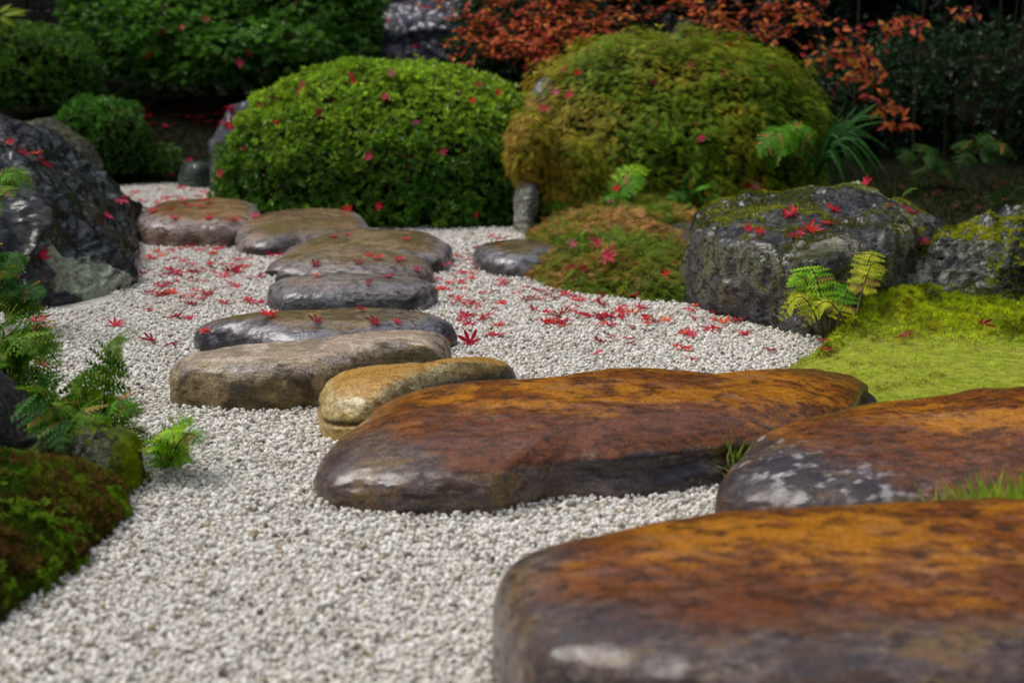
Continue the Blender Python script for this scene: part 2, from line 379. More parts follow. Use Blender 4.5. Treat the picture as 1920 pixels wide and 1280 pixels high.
# colour styles: A and B are the two minerals the fine grain flips between, prm = (share of B, wet, relief)
def style_rust(front_y, olive_back=0.0, lich=0.0, lo=0.50, edge=None, left=None, tint=1.0):
    def f(Pp, Nn, h, seed):
        e = fbm(Pp, 11, 6, seed + 31, .62); e2 = fbm(Pp * [0.6, 1, 1], 30, 4, seed + 32, .6)
        up = sstep(lo, lo + .14, h + 0.30 * e + 0.12 * e2 + 0.30 * (Nn[..., 2] - 0.8))
        if edge: up = up * sstep(-.05, .07, Pp[..., 1] - edge(Pp[..., 0]) + .07 * e + .05 * e2)
        if left is not None: up = up * sstep(-.06, .10, Pp[..., 0] - left + .10 * e + .03 * e2)
        n = fbm(Pp * [.7, 1, 1], 5, 5, seed + 40, .6); n2 = fbm(Pp * [0.5, 1, 1], 16, 5, seed + 41, .62); n3 = fbm(Pp * [.6, 1, 1], 36, 4, seed + 45, .6)
        side = lerp([0.105, 0.072, 0.072], [0.22, 0.165, 0.125], sstep(-.3, .3, n3))
        side = lerp(side * tint, [0.03, 0.028, 0.036], sstep(0.05, 0.30, n2) * .7)
        side = lerp(side, [0.22, 0.13, 0.04], sstep(0.18, 0.34, -n2) * .8)
        sideB = lerp([0.04, 0.03, 0.038], [0.10, 0.055, 0.03], sstep(0.0, .4, n))
        orange = lerp([0.48, 0.180, 0.003], [0.25, 0.070, 0.003], sstep(-.22, .22, n2 + .3 * n3))
        brown = np.array([0.115, 0.030, 0.004])
        topm = sstep(-0.30, 0.30, n + .7 * n2 + 0.75 * (Pp[..., 1] - front_y) / 0.3)
        topA = lerp(brown * 1.5, orange, topm); topB = lerp([0.055, 0.017, 0.004], [0.13, 0.040, 0.004], sstep(0, .4, n3))
        glimmer = sstep(.22, .36, fbm(Pp * [.45, 1, 1], 22, 4, seed + 48, .6)); topA = lerp(topA, [0.15, 0.11, 0.12], glimmer * .22)  # painted glimmer: lilac-grey glints put into the top colour
        A = lerp(side, topA, up); B = lerp(sideB, topB, up)
        if olive_back:
            ob = up * sstep(front_y + olive_back, front_y + olive_back + .12, Pp[..., 1] + .03 * n2)
            A = lerp(A, [0.20, 0.10, 0.012], ob * 0.8); B = lerp(B, [0.13, 0.06, 0.010], ob * .6)
        share = 0.18 + 0.55 * n3 + .25 * n2 - 0.05 * topm * up + .10 * (1 - topm) * up
        if lich:
            lm = sstep(0.10, 0.20, fbm(Pp * [.8, 1, 1], 60, 3, seed + 60) + .35 * fbm(Pp, 7, 2, seed + 61)) * (1 - up) * sstep(0.42, 0.62, h)
            A = lerp(A, [0.50, 0.47, 0.46], lm * lich); B = lerp(B, [0.26, 0.23, 0.25], lm * lich * .8)
        base = sstep(0.30, 0.02, h)
        A = lerp(A, [0.16, 0.115, 0.045], base * 0.6 * sstep(-.2, .3, n))
        wet = 0.85 + 0.1 * up + 0.6 * fbm(Pp, 9, 4, seed + 70)
        return A, B, prm3(share, np.clip(wet, 0, 1), 0.75 - .1 * up)
    return f
def style_grey(top=(0.20, 0.155, 0.115), topB=(0.12, 0.08, 0.045), side=(0.14, 0.13, 0.13), sideB=(0.03, 0.03, 0.035), low=(0.10, 0.07, 0.03), wet=0.4, olive=0.0, dark=0.3, pale=0.0):
    top, topB, side, sideB, low = map(np.array, (top, topB, side, sideB, low))
    def f(Pp, Nn, h, seed):
        up = sstep(0.90, 0.99, Nn[..., 2] + 0.07 * fbm(Pp, 10, 5, seed + 31, .6))
        n = fbm(Pp, 6, 4, seed + 40); n2 = fbm(Pp, 15, 4, seed + 41)
        n3 = fbm(Pp * [.7, 1, 1], 34, 4, seed + 45, .6)
        A = lerp(side * 1.35, side * 0.6, sstep(-.3, .3, n + n3)); B = np.broadcast_to(sideB, A.shape)
        A = lerp(A, low, sstep(0.7, 0.15, h) * sstep(-0.3, 0.3, n2))
        blk = sstep(0.15 - dark, 0.45 - dark, n2) * sstep(0.9, 0.5, h)
        A = lerp(A, [0.03, 0.03, 0.034], blk * 0.8)
        tA = lerp(top * 1.25, top * 0.62, sstep(-.3, .3, n2 + .6 * n3)); tA = lerp(tA, [.26, .15, .11], sstep(.1, .35, -n2) * .5); tB = np.broadcast_to(topB, A.shape)
        if olive: tA = lerp(tA, [0.13, 0.10, 0.02], sstep(0.0, 0.4, n) * olive)
        if pale:
            rim = sstep(0.995, 0.93, Nn[..., 2]) * sstep(0.35, 0.6, Nn[..., 2])
            A = lerp(A, [0.38, 0.33, 0.34], rim * pale * sstep(-.3, .2, n2))
        A = lerp(A, tA, up); B = lerp(B, tB, up)
        w = wet + 0.2 + 0.2 * up + 0.5 * fbm(Pp, 8, 4, seed + 70)
        return A, B, prm3(0.10 + 0.4 * n3, np.clip(w, 0, 1), 0.75 - .15 * up)
    return f
def style_boulder(base=(0.03, 0.03, 0.033), baseB=(0.012, 0.012, 0.012), pale=(0.26, 0.28, 0.22), patches=(), moss=0.0, veins=0.3, wet=0.6, olive=0.0, vert=0.0):
    base, baseB, pale = map(np.array, (base, baseB, pale))
    def f(Pp, Nn, h, seed):
        n = fbm(Pp, 5, 4, seed + 40); n2 = fbm(Pp, 13, 4, seed + 41); n3 = fbm(Pp @ np.diag([1.0, 1.0, 0.25]), 15, 5, seed + 43, .6); n4 = fbm(Pp, 30, 4, seed + 44, .65)
        A = lerp(base, base * 2.6, sstep(-.05, .35, n4 + .5 * n)); B = np.broadcast_to(baseB, A.shape) + 0.0
        A = lerp(A, pale * 0.7, sstep(0.22, 0.42, fbm(Pp, 8, 6, seed + 50, .62, ridge=True)) * veins)
        if vert: A = lerp(A, [0.20, 0.19, 0.11], sstep(-0.12, 0.10, n3) * vert * sstep(0.6, 0.2, Nn[..., 2]) * sstep(0.05, 0.2, h))
        A = lerp(A, [0.075, 0.06, 0.03], sstep(0.1, .5, -n) * olive)
        for (cx, cy, cz, rr, k) in patches:
            dv = np.array([cx, cy, cz - CAM_H]); dv /= np.linalg.norm(dv); w_ = Pp - np.array([0, 0, CAM_H]); tt = w_ @ dv; off = np.linalg.norm(w_ - tt[..., None] * dv, axis=-1)
            cc = Pp.reshape(-1, 3)[np.argmin((off * 8 + tt).ravel())]
            q = Pp - cc; dd = np.sqrt((q ** 2).sum(-1)) / rr + 0.75 * fbm(Pp * [1, 1, .6], 13, 5, seed + 77, .6)
            m_ = sstep(1.0, 0.88, dd) * k
            A = lerp(A, pale * np.array([1.25, 1.2, 1.1]), m_ * (.75 + .25 * sstep(-.2, .2, n4))); B = lerp(B, pale * 0.5, m_)
        mo = sstep(0.5, 0.75, Nn[..., 2] + 0.35 * n2) * moss * sstep(-.1, .3, n)
        A = lerp(A, [0.07, 0.075, 0.012], mo); B = lerp(B, [0.03, 0.035, 0.008], mo)
        w = wet + 0.1 + 0.5 * fbm(Pp, 7, 4, seed + 70) - 0.6 * mo
        return A, B, prm3(0.15 + 0.5 * n4, np.clip(w, 0, 1), 0.9)
    return f
SURF = {}
def add_stone(name, label, cat, group, *a, **k):
    me, org, Pp, Nn, F = stone_mesh(name, *a, **k)
    o = link(name, me, loc=org); tag(o, label, cat, group)
    SURF[label] = (Pp.reshape(-1, 3), Nn.reshape(-1, 3), F, o)
    return o

# sheet of ground
def axis(lo, hi, step, far):
    mid = np.arange(lo, hi + 1e-6, step); k = np.geomspace(step, far, 26)
    return np.r_[(lo - np.cumsum(k))[::-1], mid, hi + np.cumsum(k)]
gx, gy = axis(-4.2, 4.2, 0.035, 18), axis(1.2, 10.2, 0.035, 18)
GX, GY = np.meshgrid(gx, gy); GZ = terrain(GX, GY)
p_ = np.stack([GX, GY, GZ], -1)
ing = inside(GRAVEL, GX, GY); inl = inside(LAWN, GX, GY); inc = inside(CREEP, GX, GY)
nn_ = fbm(p_, 3, 4, 5)
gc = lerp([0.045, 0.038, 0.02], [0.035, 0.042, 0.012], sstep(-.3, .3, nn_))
gc = gc * lerp([1., 1, 1], [.3, .3, .3], sstep(7.6, 8.3, GY)) * lerp([1., 1, 1], [.4, .45, .4], sstep(1.3, 1.6, GX) * sstep(5.3, 5.8, GY)); gc[ing] = [0.50, 0.475, 0.42]; gc[inl] = [0.24, 0.28, 0.025]; gc[inc] = [0.07, 0.06, 0.02]  # soil colour darkened at back and right to stand in for canopy shade
nx, ny = len(gx), len(gy)
i = np.arange(ny - 1)[:, None] * nx; j = np.arange(nx - 1)[None, :]
GF = np.stack([i + j, i + j + 1, i + nx + j + 1, i + nx + j], -1).reshape(-1, 4)
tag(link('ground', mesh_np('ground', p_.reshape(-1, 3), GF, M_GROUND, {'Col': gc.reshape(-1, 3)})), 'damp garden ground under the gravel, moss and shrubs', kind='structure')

# ---- stepping stones, far to near
SG = 'stepping stones across the gravel'
add_stone('stepping_stone', 'small far stepping stone half hidden behind the black boulder', 'stepping stone', SG,
          [(215, 425), (255, 428), (283, 415), (284, 400, .05), (260, 390, .05), (228, 388, .05), (195, 400, .05)], 0.07, nu=120, nv=50, seed=3,
          style=style_grey(top=(.16, .11, .07), wet=.5, low=(.1, .06, .03)))
add_stone('stepping_stone', 'flat pinkish brown stepping stone with lilac rim, farthest of the long ones', 'stepping stone', SG,
          [(259, 442), (268, 461), (310, 466), (380, 466), (440, 466), (485, 455), (496, 420, .05), (480, 397, .05), (425, 391, .05), (350, 395, .05), (290, 405, .04)], 0.12, n=3.8, nu=200, nv=70, seed=12, amp=.01,
          style=style_grey(top=(.33, .20, .09), topB=(.22, .12, .05), side=(.33, .24, .20), sideB=(.10, .06, .04), low=(.17, .095, .045), wet=.35, pale=.8, dark=-.1, olive=.5))
add_stone('stepping_stone', 'brown stepping stone with a mossy underside beside the round green azalea', 'stepping stone', SG,
          [(438, 452), (446, 473), (475, 482), (510, 484), (560, 478), (650, 478), (698, 462), (702, 436, .05), (680, 413, .05), (620, 404, .05), (555, 404, .05), (490, 412, .05), (448, 430, .04)], 0.105, n=3.5, hy=[(-1, .74), (-.3, .92), (.4, 1), (1, 1)], nu=220, nv=70, seed=14, amp=.01,
          style=style_grey(top=(.29, .19, .095), topB=(.18, .11, .05), side=(.29, .23, .19), sideB=(.06, .045, .04), low=(.08, .07, .03), wet=.4, pale=.5, olive=.6))
add_stone('stepping_stone', 'wide dark brown stepping stone that slopes down to the left, fallen leaves on its edge', 'stepping stone', SG,
          [(498, 518), (560, 522), (700, 521), (800, 516), (835, 508), (848, 492), (842, 462, .05), (805, 445, .06), (700, 440, .06), (640, 445, .05), (575, 455, .05), (535, 475, .03), (505, 505, 0.01)], 0.10, n=3.5, hy=[(-1, .74), (-.3, .92), (.4, 1), (1, 1)], nu=260, nv=90, seed=16,
          hx=[(-1, .75), (-.5, .9), (0, 1), (1, 1.05)], amp=.009,
          style=style_grey(top=(.25, .175, .085), topB=(.14, .095, .04), side=(.27, .23, .21), sideB=(.07, .055, .05), low=(.075, .055, .02), wet=.45, olive=.7, pale=.5))
add_stone('stepping_stone', 'brown layered stepping stone tucked behind the dark speckled one', 'stepping stone', SG,
          [(516, 540), (600, 546), (720, 546), (800, 540), (813, 524), (800, 502, .05), (772, 485, .06), (700, 478, .06), (620, 478, .06), (575, 488, .05), (540, 512, .03)], 0.098, n=3.5, hy=[(-1, .74), (-.3, .92), (.4, 1), (1, 1)], nu=260, nv=90, seed=18, amp=.010, strata=.004,
          style=style_grey(top=(.27, .20, .115), topB=(.14, .09, .04), side=(.30, .26, .22), sideB=(.055, .045, .045), low=(.11, .08, .03), wet=.45, olive=.35, pale=.5))
add_stone('stepping_stone', 'dark grey speckled stepping stone, the thick round-edged one in mid row', 'stepping stone', SG,
          [(502, 570), (510, 584), (545, 591), (640, 593), (720, 591), (790, 583), (826, 570), (832, 550, .03), (812, 532, .06), (757, 522, .07), (670, 520, .07), (590, 524, .06), (535, 536, .05), (505, 555, .02)], 0.095, n=3.5, hy=[(-1, .74), (-.3, .92), (.4, 1), (1, 1)], nu=280, nv=90, seed=20, amp=.008,
          style=style_grey(top=(.24, .21, .185), topB=(.11, .085, .065), side=(.19, .19, .20), sideB=(.025, .025, .028), low=(.06, .045, .025), wet=.5, dark=.25, pale=.55))
add_stone('stepping_stone', 'long dark stepping stone with an olive brown top and bluish black flank', 'stepping stone', SG,
          [(364, 652), (382, 664), (420, 668), (560, 690), (700, 685), (800, 672), (850, 655), (864, 632, .02), (850, 605, .07), (825, 590, .08), (765, 585, .08), (690, 584, .08), (600, 590, .08), (510, 600, .07), (440, 612, .06), (390, 630, .03)], 0.11, n=3.5, hy=[(-1, .74), (-.3, .92), (.4, 1), (1, 1)], nu=340, nv=100, seed=22, amp=.009,
          hx=[(-1, .85), (-.4, 1), (1, 1)],
          style=style_grey(top=(.25, .17, .07), topB=(.12, .08, .035), side=(.15, .15, .175), sideB=(.02, .02, .024), low=(.05, .04, .03), wet=.6, olive=.7, dark=.3, pale=.5))
add_stone('stepping_stone', 'big tan flat-topped stepping stone with black stains on its right flank', 'stepping stone', SG,
          [(315, 752), (330, 764), (400, 771), (470, 774), (540, 774), (600, 768), (700, 745), (800, 720), (838, 688), (832, 668, .08), (800, 652, .095), (741, 643, .10), (640, 641, .10), (537, 650, .10), (437, 664, .09), (375, 680, .08), (330, 715, .04)], 0.118, n=5.0, nu=360, nv=110, seed=24, amp=.008,
          style=style_grey(top=(.52, .42, .32), topB=(.32, .24, .15), side=(.34, .26, .14), sideB=(.12, .09, .04), low=(.24, .165, .06), wet=.15, dark=.03, pale=.6))
def crack(Pp, Nn):
    d = np.abs(Pp[..., 2] - 0.048 - 0.10 * (Pp[..., 0] + 0.30) - 0.006 * fbm(Pp, 16, 3, 5))
    return -0.009 * sstep(0.010, 0.0, d) * sstep(0.9, 0.5, Nn[..., 2]) * sstep(-.16, -.22, Pp[..., 0])
def style_ochre(Pp, Nn, h, seed):
    up = sstep(0.7, 0.95, Nn[..., 2]); n = fbm(Pp, 7, 4, 61); n2 = fbm(Pp, 20, 4, 62)
    A = lerp([0.56, 0.47, 0.24], [0.46, 0.31, 0.09], sstep(-.2, .3, n)); B = lerp([0.24, 0.15, 0.04], [0.33, 0.24, 0.09], sstep(-.2, .2, n2))
    A = lerp(A, [0.46, 0.25, 0.05], up * 0.85); B = lerp(B, [0.33, 0.16, 0.025], up)
    dk = sstep(0.0, 0.3, n2 + 1.6 * (Pp[..., 0] + 0.235) / 0.2) * sstep(0.85, 0.6, h) * (1 - up)
    cr = sstep(0.016, 0.0, np.abs(Pp[..., 2] - 0.048 - 0.10 * (Pp[..., 0] + 0.30)) + .004 * n2) * sstep(-.14, -.20, Pp[..., 0])
    m_ = np.clip(dk * 0.9 + cr * 0.75, 0, 1) * (1 - up)
    A = lerp(A, [0.035, 0.035, 0.03], m_); B = lerp(B, [0.02, 0.022, 0.02], m_)
    return A, B, prm3(0.2 + 0.25 * n2, np.full(h.shape, 0.6), 0.4)
add_stone('stepping_stone', 'yellow ochre stepping stone with a black crack, beside the huge rusty stone', 'stepping stone', SG,
          [(596, 800), (604, 824), (640, 834), (700, 836), (800, 800), (900, 770), (960, 740), (972, 718, .05), (935, 702, .08), (875, 693, .10), (774, 690, .10), (700, 698, .10), (640, 717, .08), (608, 745, .05), (595, 775, .01)], 0.125, n=3.2, nu=320, nv=110, seed=26, amp=.006, feat=crack, style=style_ochre)
def ledge(Pp, Nn):
    x, z = Pp[..., 0], Pp[..., 2]
    m_ = sstep(0.02, 0.14, x) * sstep(0.75, 0.4, Nn[..., 2])
    zc = 0.062 + 0.05 * (x - 0.1) + 0.012 * fbm(Pp, 9, 3, 8)
    return m_ * (-0.018 * np.exp(-((z - zc + 0.02) / 0.02) ** 2) + 0.012 * np.exp(-((z - zc - 0.02) / 0.018) ** 2)) + 0.006 * fbm(Pp, 14, 4, 4, ridge=True) * sstep(0.8, 0.4, Nn[..., 2])
add_stone('stepping_stone', 'huge wet rust brown stepping stone with a rugged grey front ledge', 'stepping stone', SG,
          [(594, 938), (602, 950), (660, 960), (760, 967), (850, 968), (940, 962), (1000, 947), (1045, 938), (1150, 936), (1250, 928), (1350, 916), (1480, 900), (1600, 850), (1648, 765), (1640, 732, .07), (1599, 717, .11), (1515, 702, .125), (1414, 689, .13), (1280, 680, .13), (1144, 684, .13), (1010, 703, .13), (909, 718, .12), (800, 722, .12), (740, 732, .11), (690, 752, .10), (655, 792, .08), (618, 835, .055), (592, 892, .02)],
          0.15, n=3.9, nu=460, nv=170, seed=30, amp=.010, freq=5, smo=6, hx=[(-1, .82), (-.75, .95), (-.4, .99), (0, 1.0), (.6, .95), (1, .85)], hy=[(-1, .72), (-.3, .9), (.4, 1), (1, 1)], feat=ledge, style=style_rust(2.95, olive_back=.22, lo=.40, edge=lambda x: np.interp(x, [-.25, -.10, .05, .3, .5], [2.86, 2.66, 2.63, 2.69, 2.78])))
add_stone('stepping_stone', 'orange brown stepping stone with white lichen blotches on its shoulder, at right edge', 'stepping stone', SG,
          [(1338, 975), (1400, 1010), (1560, 1035), (1750, 1040), (2000, 1030), (2200, 960), (2240, 860), (2180, 760, .10), (2050, 725, .14), (1920, 721, .15), (1830, 722, .15), (1740, 736, .145), (1600, 744, .14), (1520, 758, .14), (1450, 790, .12), (1408, 828, .09), (1375, 905, .03)],
          0.17, n=4.2, nu=460, nv=160, seed=33, amp=.010, freq=5, hx=[(-1, .7), (-.8, .9), (-.2, .95), (0.1, 1.03), (1, 1)], hy=[(-1, .70), (-.4, .84), (.1, .97), (.6, 1.0), (1, 1.03)], style=style_rust(2.58, lich=1.0, lo=.42, tint=.55, edge=lambda x: np.interp(x, [.40, .50, .65, .80, 1.0], [2.95, 2.70, 2.50, 2.42, 2.40])))
add_stone('stepping_stone', 'enormous blurred rust orange stepping stone with purplish front, nearest of all', 'stepping stone', SG,
          [(962, 1370), (1010, 1440), (1200, 1490), (1600, 1530), (2000, 1510), (2500, 1440), (2700, 1280), (2600, 1080, .12), (2250, 970, .16), (1920, 934, .17), (1700, 936, .17), (1500, 945, .17), (1300, 961, .165), (1150, 988, .16), (1060, 1015, .155), (1010, 1030, .15), (950, 1042, .15), (918, 1080, .14), (925, 1180, .08), (938, 1300, .02)],
          0.19, n=7.0, nu=460, nv=180, seed=36, amp=.009, freq=5, smo=3, hx=[(-1, 1.0), (-.6, .99), (0, 1.0), (1, 1)], hy=[(-1, .93), (-.5, .95), (.2, 1), (1, 1)], style=style_rust(1.95, lo=.40, edge=lambda x: np.interp(x, [.05, .2, .5, .9], [1.82, 1.74, 1.72, 1.70]), left=.03))
add_stone('edging_stone', 'low wet slate stone poking out of the creeping ground cover', 'stone', None,
          [(887, 498), (905, 512), (950, 520), (1010, 520), (1060, 500), (1060, 470, .05), (1010, 452, .06), (960, 450, .06), (915, 462, .05), (893, 480, .02)], 0.085, n=3, nu=160, nv=60, seed=39,
          style=style_grey(top=(.14, .11, .05), topB=(.08, .06, .03), side=(.15, .15, .17), sideB=(.06, .055, .07), low=(.14, .07, .025), wet=.8, pale=.4))
add_stone('edging_stone', 'flat grey stone lying in the moss left of the big mossy boulder', 'stone', None,
          [(1195, 478), (1300, 485), (1400, 470), (1400, 440, .04), (1290, 432, .04), (1215, 440, .04)], 0.085, n=3.4, nu=120, nv=50, seed=40,
          style=style_grey(top=(.06, .06, .055), side=(.05, .04, .03), wet=.5))

# ---- boulders
_c = P(150, 560)
pp = lambda px, py, Y: tuple(at(px, py, Y))
B1 = add_stone('boulder', 'big wet black boulder with a pale green flaked patch at left', 'boulder', None,
          [(-230, 590), (-60, 600), (40, 590), (110, 592), (180, 588), (222, 572), (246, 540), (258, 500), (266, 450, 0.02), (250, 418, .03), (200, 395, .03), (60, 380, .05), (-120, 380, .05), (-320, 440, .05), (-330, 540)],
          0.54, n=2.5, smo=4, nu=400, nv=200, seed=50, amp=.03, freq=5, rugged=.040, topamp=.9, facets=26, flim=(.80, .97),
          hx=[(-1, .9), (-.45, .88), (-.05, .84), (.15, .80), (.4, .70), (.62, .60), (.8, .55), (1, .5)],
          style=style_boulder(patches=(pp(125, 515, 4.45) + (.085, 1.0), pp(160, 540, 4.45) + (.085, 1.0), pp(232, 520, 4.6) + (.035, .8), pp(108, 485, 4.5) + (.05, 1), pp(190, 525, 4.5) + (.065, 1)), wet=.75, veins=.05, olive=.5, base=(.014, .016, .019), baseB=(.005, .005, .006), pale=(.40, .45, .34)))
add_stone('boulder', 'grey lichen covered boulder behind the black one', 'boulder', None,
          [(-200, 400), (60, 400), (180, 380), (215, 355), (215, 330, .1), (120, 285, .2), (-30, 280, .2), (-200, 300, .2)], 0.36, n=2.8, nu=240, nv=100, seed=53, amp=.03, freq=4, rugged=.035, facets=16, topamp=.9,
          hx=[(-1, .9), (.3, 1), (.75, .8), (1, .5)], style=style_boulder(base=(.11, .11, .08), baseB=(.04, .04, .03), pale=(.2, .21, .15), moss=.8, veins=.7, wet=.3))
add_stone('boulder', 'small bluish wet boulder leaning behind the left side of the green azalea', 'boulder', None,
          [(384, 358), (430, 362), (490, 358), (520, 340), (500, 315, .1), (440, 305, .15), (395, 320, .1)], 0.42, n=2.6, nu=200, nv=110, seed=55, amp=.02, freq=6, rugged=.02, facets=14, flim=(.8, .95), topamp=.8,
          hx=[(-1, .75), (-.3, .95), (.3, 1.05), (1, 1.1)], style=style_boulder(base=(.075, .078, .10), baseB=(.02, .02, .026), pale=(.2, .2, .22), veins=.4, wet=.8))
add_stone('boulder', 'tall blue purple boulder behind the azalea, beside the red-leaved bush', 'boulder', None,
          [(640, 300), (720, 305), (850, 305), (940, 300), (960, 280), (920, 262), (800, 255), (680, 260), (630, 280)], 0.98, n=2.6, nu=260, nv=160, seed=57, amp=.04, freq=4, rugged=.06, facets=24, flim=(.78, .95), topamp=.9,
          hx=[(-1, .72), (-.4, .93), (0, 1), (1, 1.02)], style=style_boulder(base=(.055, .055, .085), baseB=(.015, .015, .024), pale=(.28, .26, .27), veins=.4, wet=.8))
add_stone('standing_stone', 'rounded grey tip of a tall stone peeking out between the two clipped mounds', 'standing stone', None,
          [(985, 400), (1010, 404), (1045, 402), (1056, 394), (1045, 386), (1010, 384), (988, 390)], 0.57, n=2.4, nu=120, nv=120, seed=58, amp=.012, freq=8, rugged=.012, topamp=.9,
          style=style_boulder(base=(.17, .18, .17), baseB=(.07, .07, .07), pale=(.33, .34, .32), veins=.9, wet=.35))
add_stone('standing_stone', 'pale grey standing stone at the foot of the olive mound beside the azalea', 'standing stone', None,
          [(964, 436), (978, 444), (996, 444), (1008, 434), (1010, 420), (998, 410), (972, 412)], 0.235, n=3.6, nu=160, nv=130, seed=59, amp=.014, freq=8, rugged=.016, topamp=.9, lean=(.06, .05),
          style=style_boulder(base=(.26, .26, .22), baseB=(.11, .11, .09), pale=(.46, .46, .40), veins=.9, wet=.35))
def notch(Pp, Nn):
    x = Pp[..., 0]; x0 = at(1665, 450, 5.1)[0]
    return -0.05 * np.exp(-((x - x0) / 0.018) ** 2) * sstep(0.12, 0.2, Pp[..., 2])
B6 = add_stone('boulder', 'long mossy slab boulder with streaked face and fallen red leaves on top', 'boulder', None,
          [(1292, 566), (1330, 588), (1400, 608), (1470, 622), (1530, 634), (1600, 620), (1700, 590), (1790, 540), (1800, 480, .1), (1760, 420, .16), (1700, 375, .24), (1630, 345, .30), (1545, 343, .31), (1450, 352, .30), (1370, 372, .28), (1300, 392, .26), (1288, 480, .12)],
          0.315, n=9.0, nu=460, nv=180, seed=62, smo=1, amp=.012, freq=6, rugged=.026, facets=5, flim=(.965, .99), strata=.004, topamp=1.0, feat=notch,
          hx=[(-1, .97), (-.75, .95), (-.1, 1.0), (.35, 1.0), (.7, .8), (1, .5)], hy=[(-1, .76), (-.3, .84), (.3, .97), (1, 1.04)],
          style=style_boulder(base=(.035, .035, .04), baseB=(.012, .011, .010), pale=(.36, .36, .29), patches=(pp(1600, 455, 4.75) + (.10, .55), pp(1535, 465, 4.7) + (.08, .6), pp(1700, 440, 4.9) + (.08, .9), pp(1570, 600, 4.4) + (.08, .6), pp(1720, 400, 5.1) + (.06, .8), pp(1600, 540, 4.5) + (.07, .6), pp(1350, 390, 5) + (.03, .6)), moss=.75, veins=.22, olive=.6, wet=.6, vert=1.0))
B7 = add_stone('boulder', 'craggy grey boulder with moss cushions at right edge above the moss lawn', 'boulder', None,
          [(1650, 600), (1740, 596), (1830, 592), (1920, 588), (2060, 580), (2200, 540), (2200, 480, .1), (2060, 430, .2), (1920, 412, .25), (1850, 418, .22), (1770, 445, .15), (1690, 490, .08), (1640, 560, .02)],
          0.28, n=3.4, smo=2, nu=380, nv=140, seed=65, amp=.025, freq=7, rugged=.045, facets=26, flim=(.80, .97), topamp=.9,
          hx=[(-1, .5), (-.6, .75), (-.3, .92), (0, 1), (1, 1)],
          style=style_boulder(base=(.035, .04, .042), baseB=(.010, .010, .010), pale=(.30, .33, .28), patches=(pp(1700, 520, 4.6) + (.08, .9), pp(1790, 530, 4.6) + (.06, .9), pp(1860, 560, 4.6) + (.05, .8), pp(1850, 470, 4.8) + (.08, .8), pp(1660, 500, 4.6) + (.05, .8)), moss=.6, veins=.45, wet=.45, olive=.8))
add_stone('boulder', 'smooth dark boulder at the left edge behind the mossy rocks', 'boulder', None,
          [(-220, 850), (-60, 850), (30, 840), (70, 820), (74, 800), (20, 760, .1), (-120, 720, .15), (-260, 760, .1)], 0.185, n=2.5, nu=200, nv=90, seed=67, amp=.01, freq=5,
          hx=[(-1, 1), (.2, 1), (.7, .75), (1, .4)], style=style_boulder(base=(.03, .03, .035), wet=.6, veins=.15))
M1 = add_stone('mossy_rock', 'low foreground rock covered in reddish and green moss at left', 'rock', None,
          [(-500, 1260), (-150, 1220), (0, 1160), (95, 1098), (170, 1035), (228, 975), (225, 935), (200, 880, .05), (110, 830, .10), (0, 800, .13), (-200, 790, .13), (-600, 850, .1), (-700, 1050)],
          0.17, n=2.4, nu=300, nv=120, seed=69, amp=.014, freq=7, rugged=.008, topamp=1.0, hx=[(-1, 1), (.2, .95), (.7, .85), (1, .75)],
          style=style_boulder(base=(.055, .03, .016), baseB=(.03, .018, .01), pale=(.09, .06, .03), moss=1.0, veins=.2, wet=0, olive=.4))
M2 = add_stone('mossy_rock', 'small rounded rock with pale lichen and yellow moss beside the bright fern', 'rock', None,
          [(130, 920), (200, 938), (245, 934), (268, 912), (280, 880, .02), (272, 845, .06), (235, 815, .09), (160, 800, .10), (90, 815, .10), (60, 860, .05), (90, 905)],
          0.12, n=2.6, nu=240, nv=90, seed=71, amp=.012, freq=8, rugged=.006, topamp=1.0,
          style=style_boulder(base=(.08, .09, .055), baseB=(.03, .03, .02), pale=(.2, .24, .15), moss=.6, veins=.7, wet=0))
add_stone('stone', 'small greenish stone at the far end of the gravel', 'stone', None,
          [(335, 352), (370, 356), (405, 352), (402, 332, .05), (365, 325, .06), (338, 332, .05)], 0.13, n=3, nu=90, nv=40, seed=73,
          style=style_boulder(base=(.05, .07, .055), pale=(.12, .16, .12), wet=.5))
add_stone('stone', 'small dark stone below the large back azalea', 'stone', None,
          [(484, 240), (520, 246), (560, 240), (560, 225), (520, 218), (488, 225)], 0.22, n=2.4, nu=90, nv=40, seed=74, foot=False, zoff=.1,
          style=style_boulder(base=(.04, .05, .055), wet=.5))

# ------------------------------------------------------------------ plants
def leafT(L=1.0, Wd=0.42, fold=0.12):      # small leaf, four corners, pointing along x
    return np.array([[0, 0, 0], [0.5 * L, Wd / 2 * L, fold * L], [L, 0, -0.04 * L], [0.5 * L, -Wd / 2 * L, fold * L]]), np.array([[0, 2, 1], [0, 3, 2]])
def leaf6(L=1.0, Wd=0.45, fold=0.1, bend=-0.15):   # larger ovate leaf with a midrib
    x = np.array([0, .3, .65, 1.0]); w = np.array([0, 1.0, .75, 0]) * Wd / 2; z = bend * x * x
    V = [(0, 0, 0)] + [(x[i], w[i], z[i] + fold * w[i] * 2) for i in (1, 2)] + [(1, 0, bend)] + [(x[i], -w[i], z[i] + fold * w[i] * 2) for i in (2, 1)] + [(x[1], 0, z[1]), (x[2], 0, z[2])]
    F = [(0, 6, 1), (6, 7, 1), (1, 7, 2), (7, 3, 2), (0, 5, 6), (5, 4, 6), (6, 4, 7), (7, 4, 3)]
    return np.array(V) * L, np.array(F)
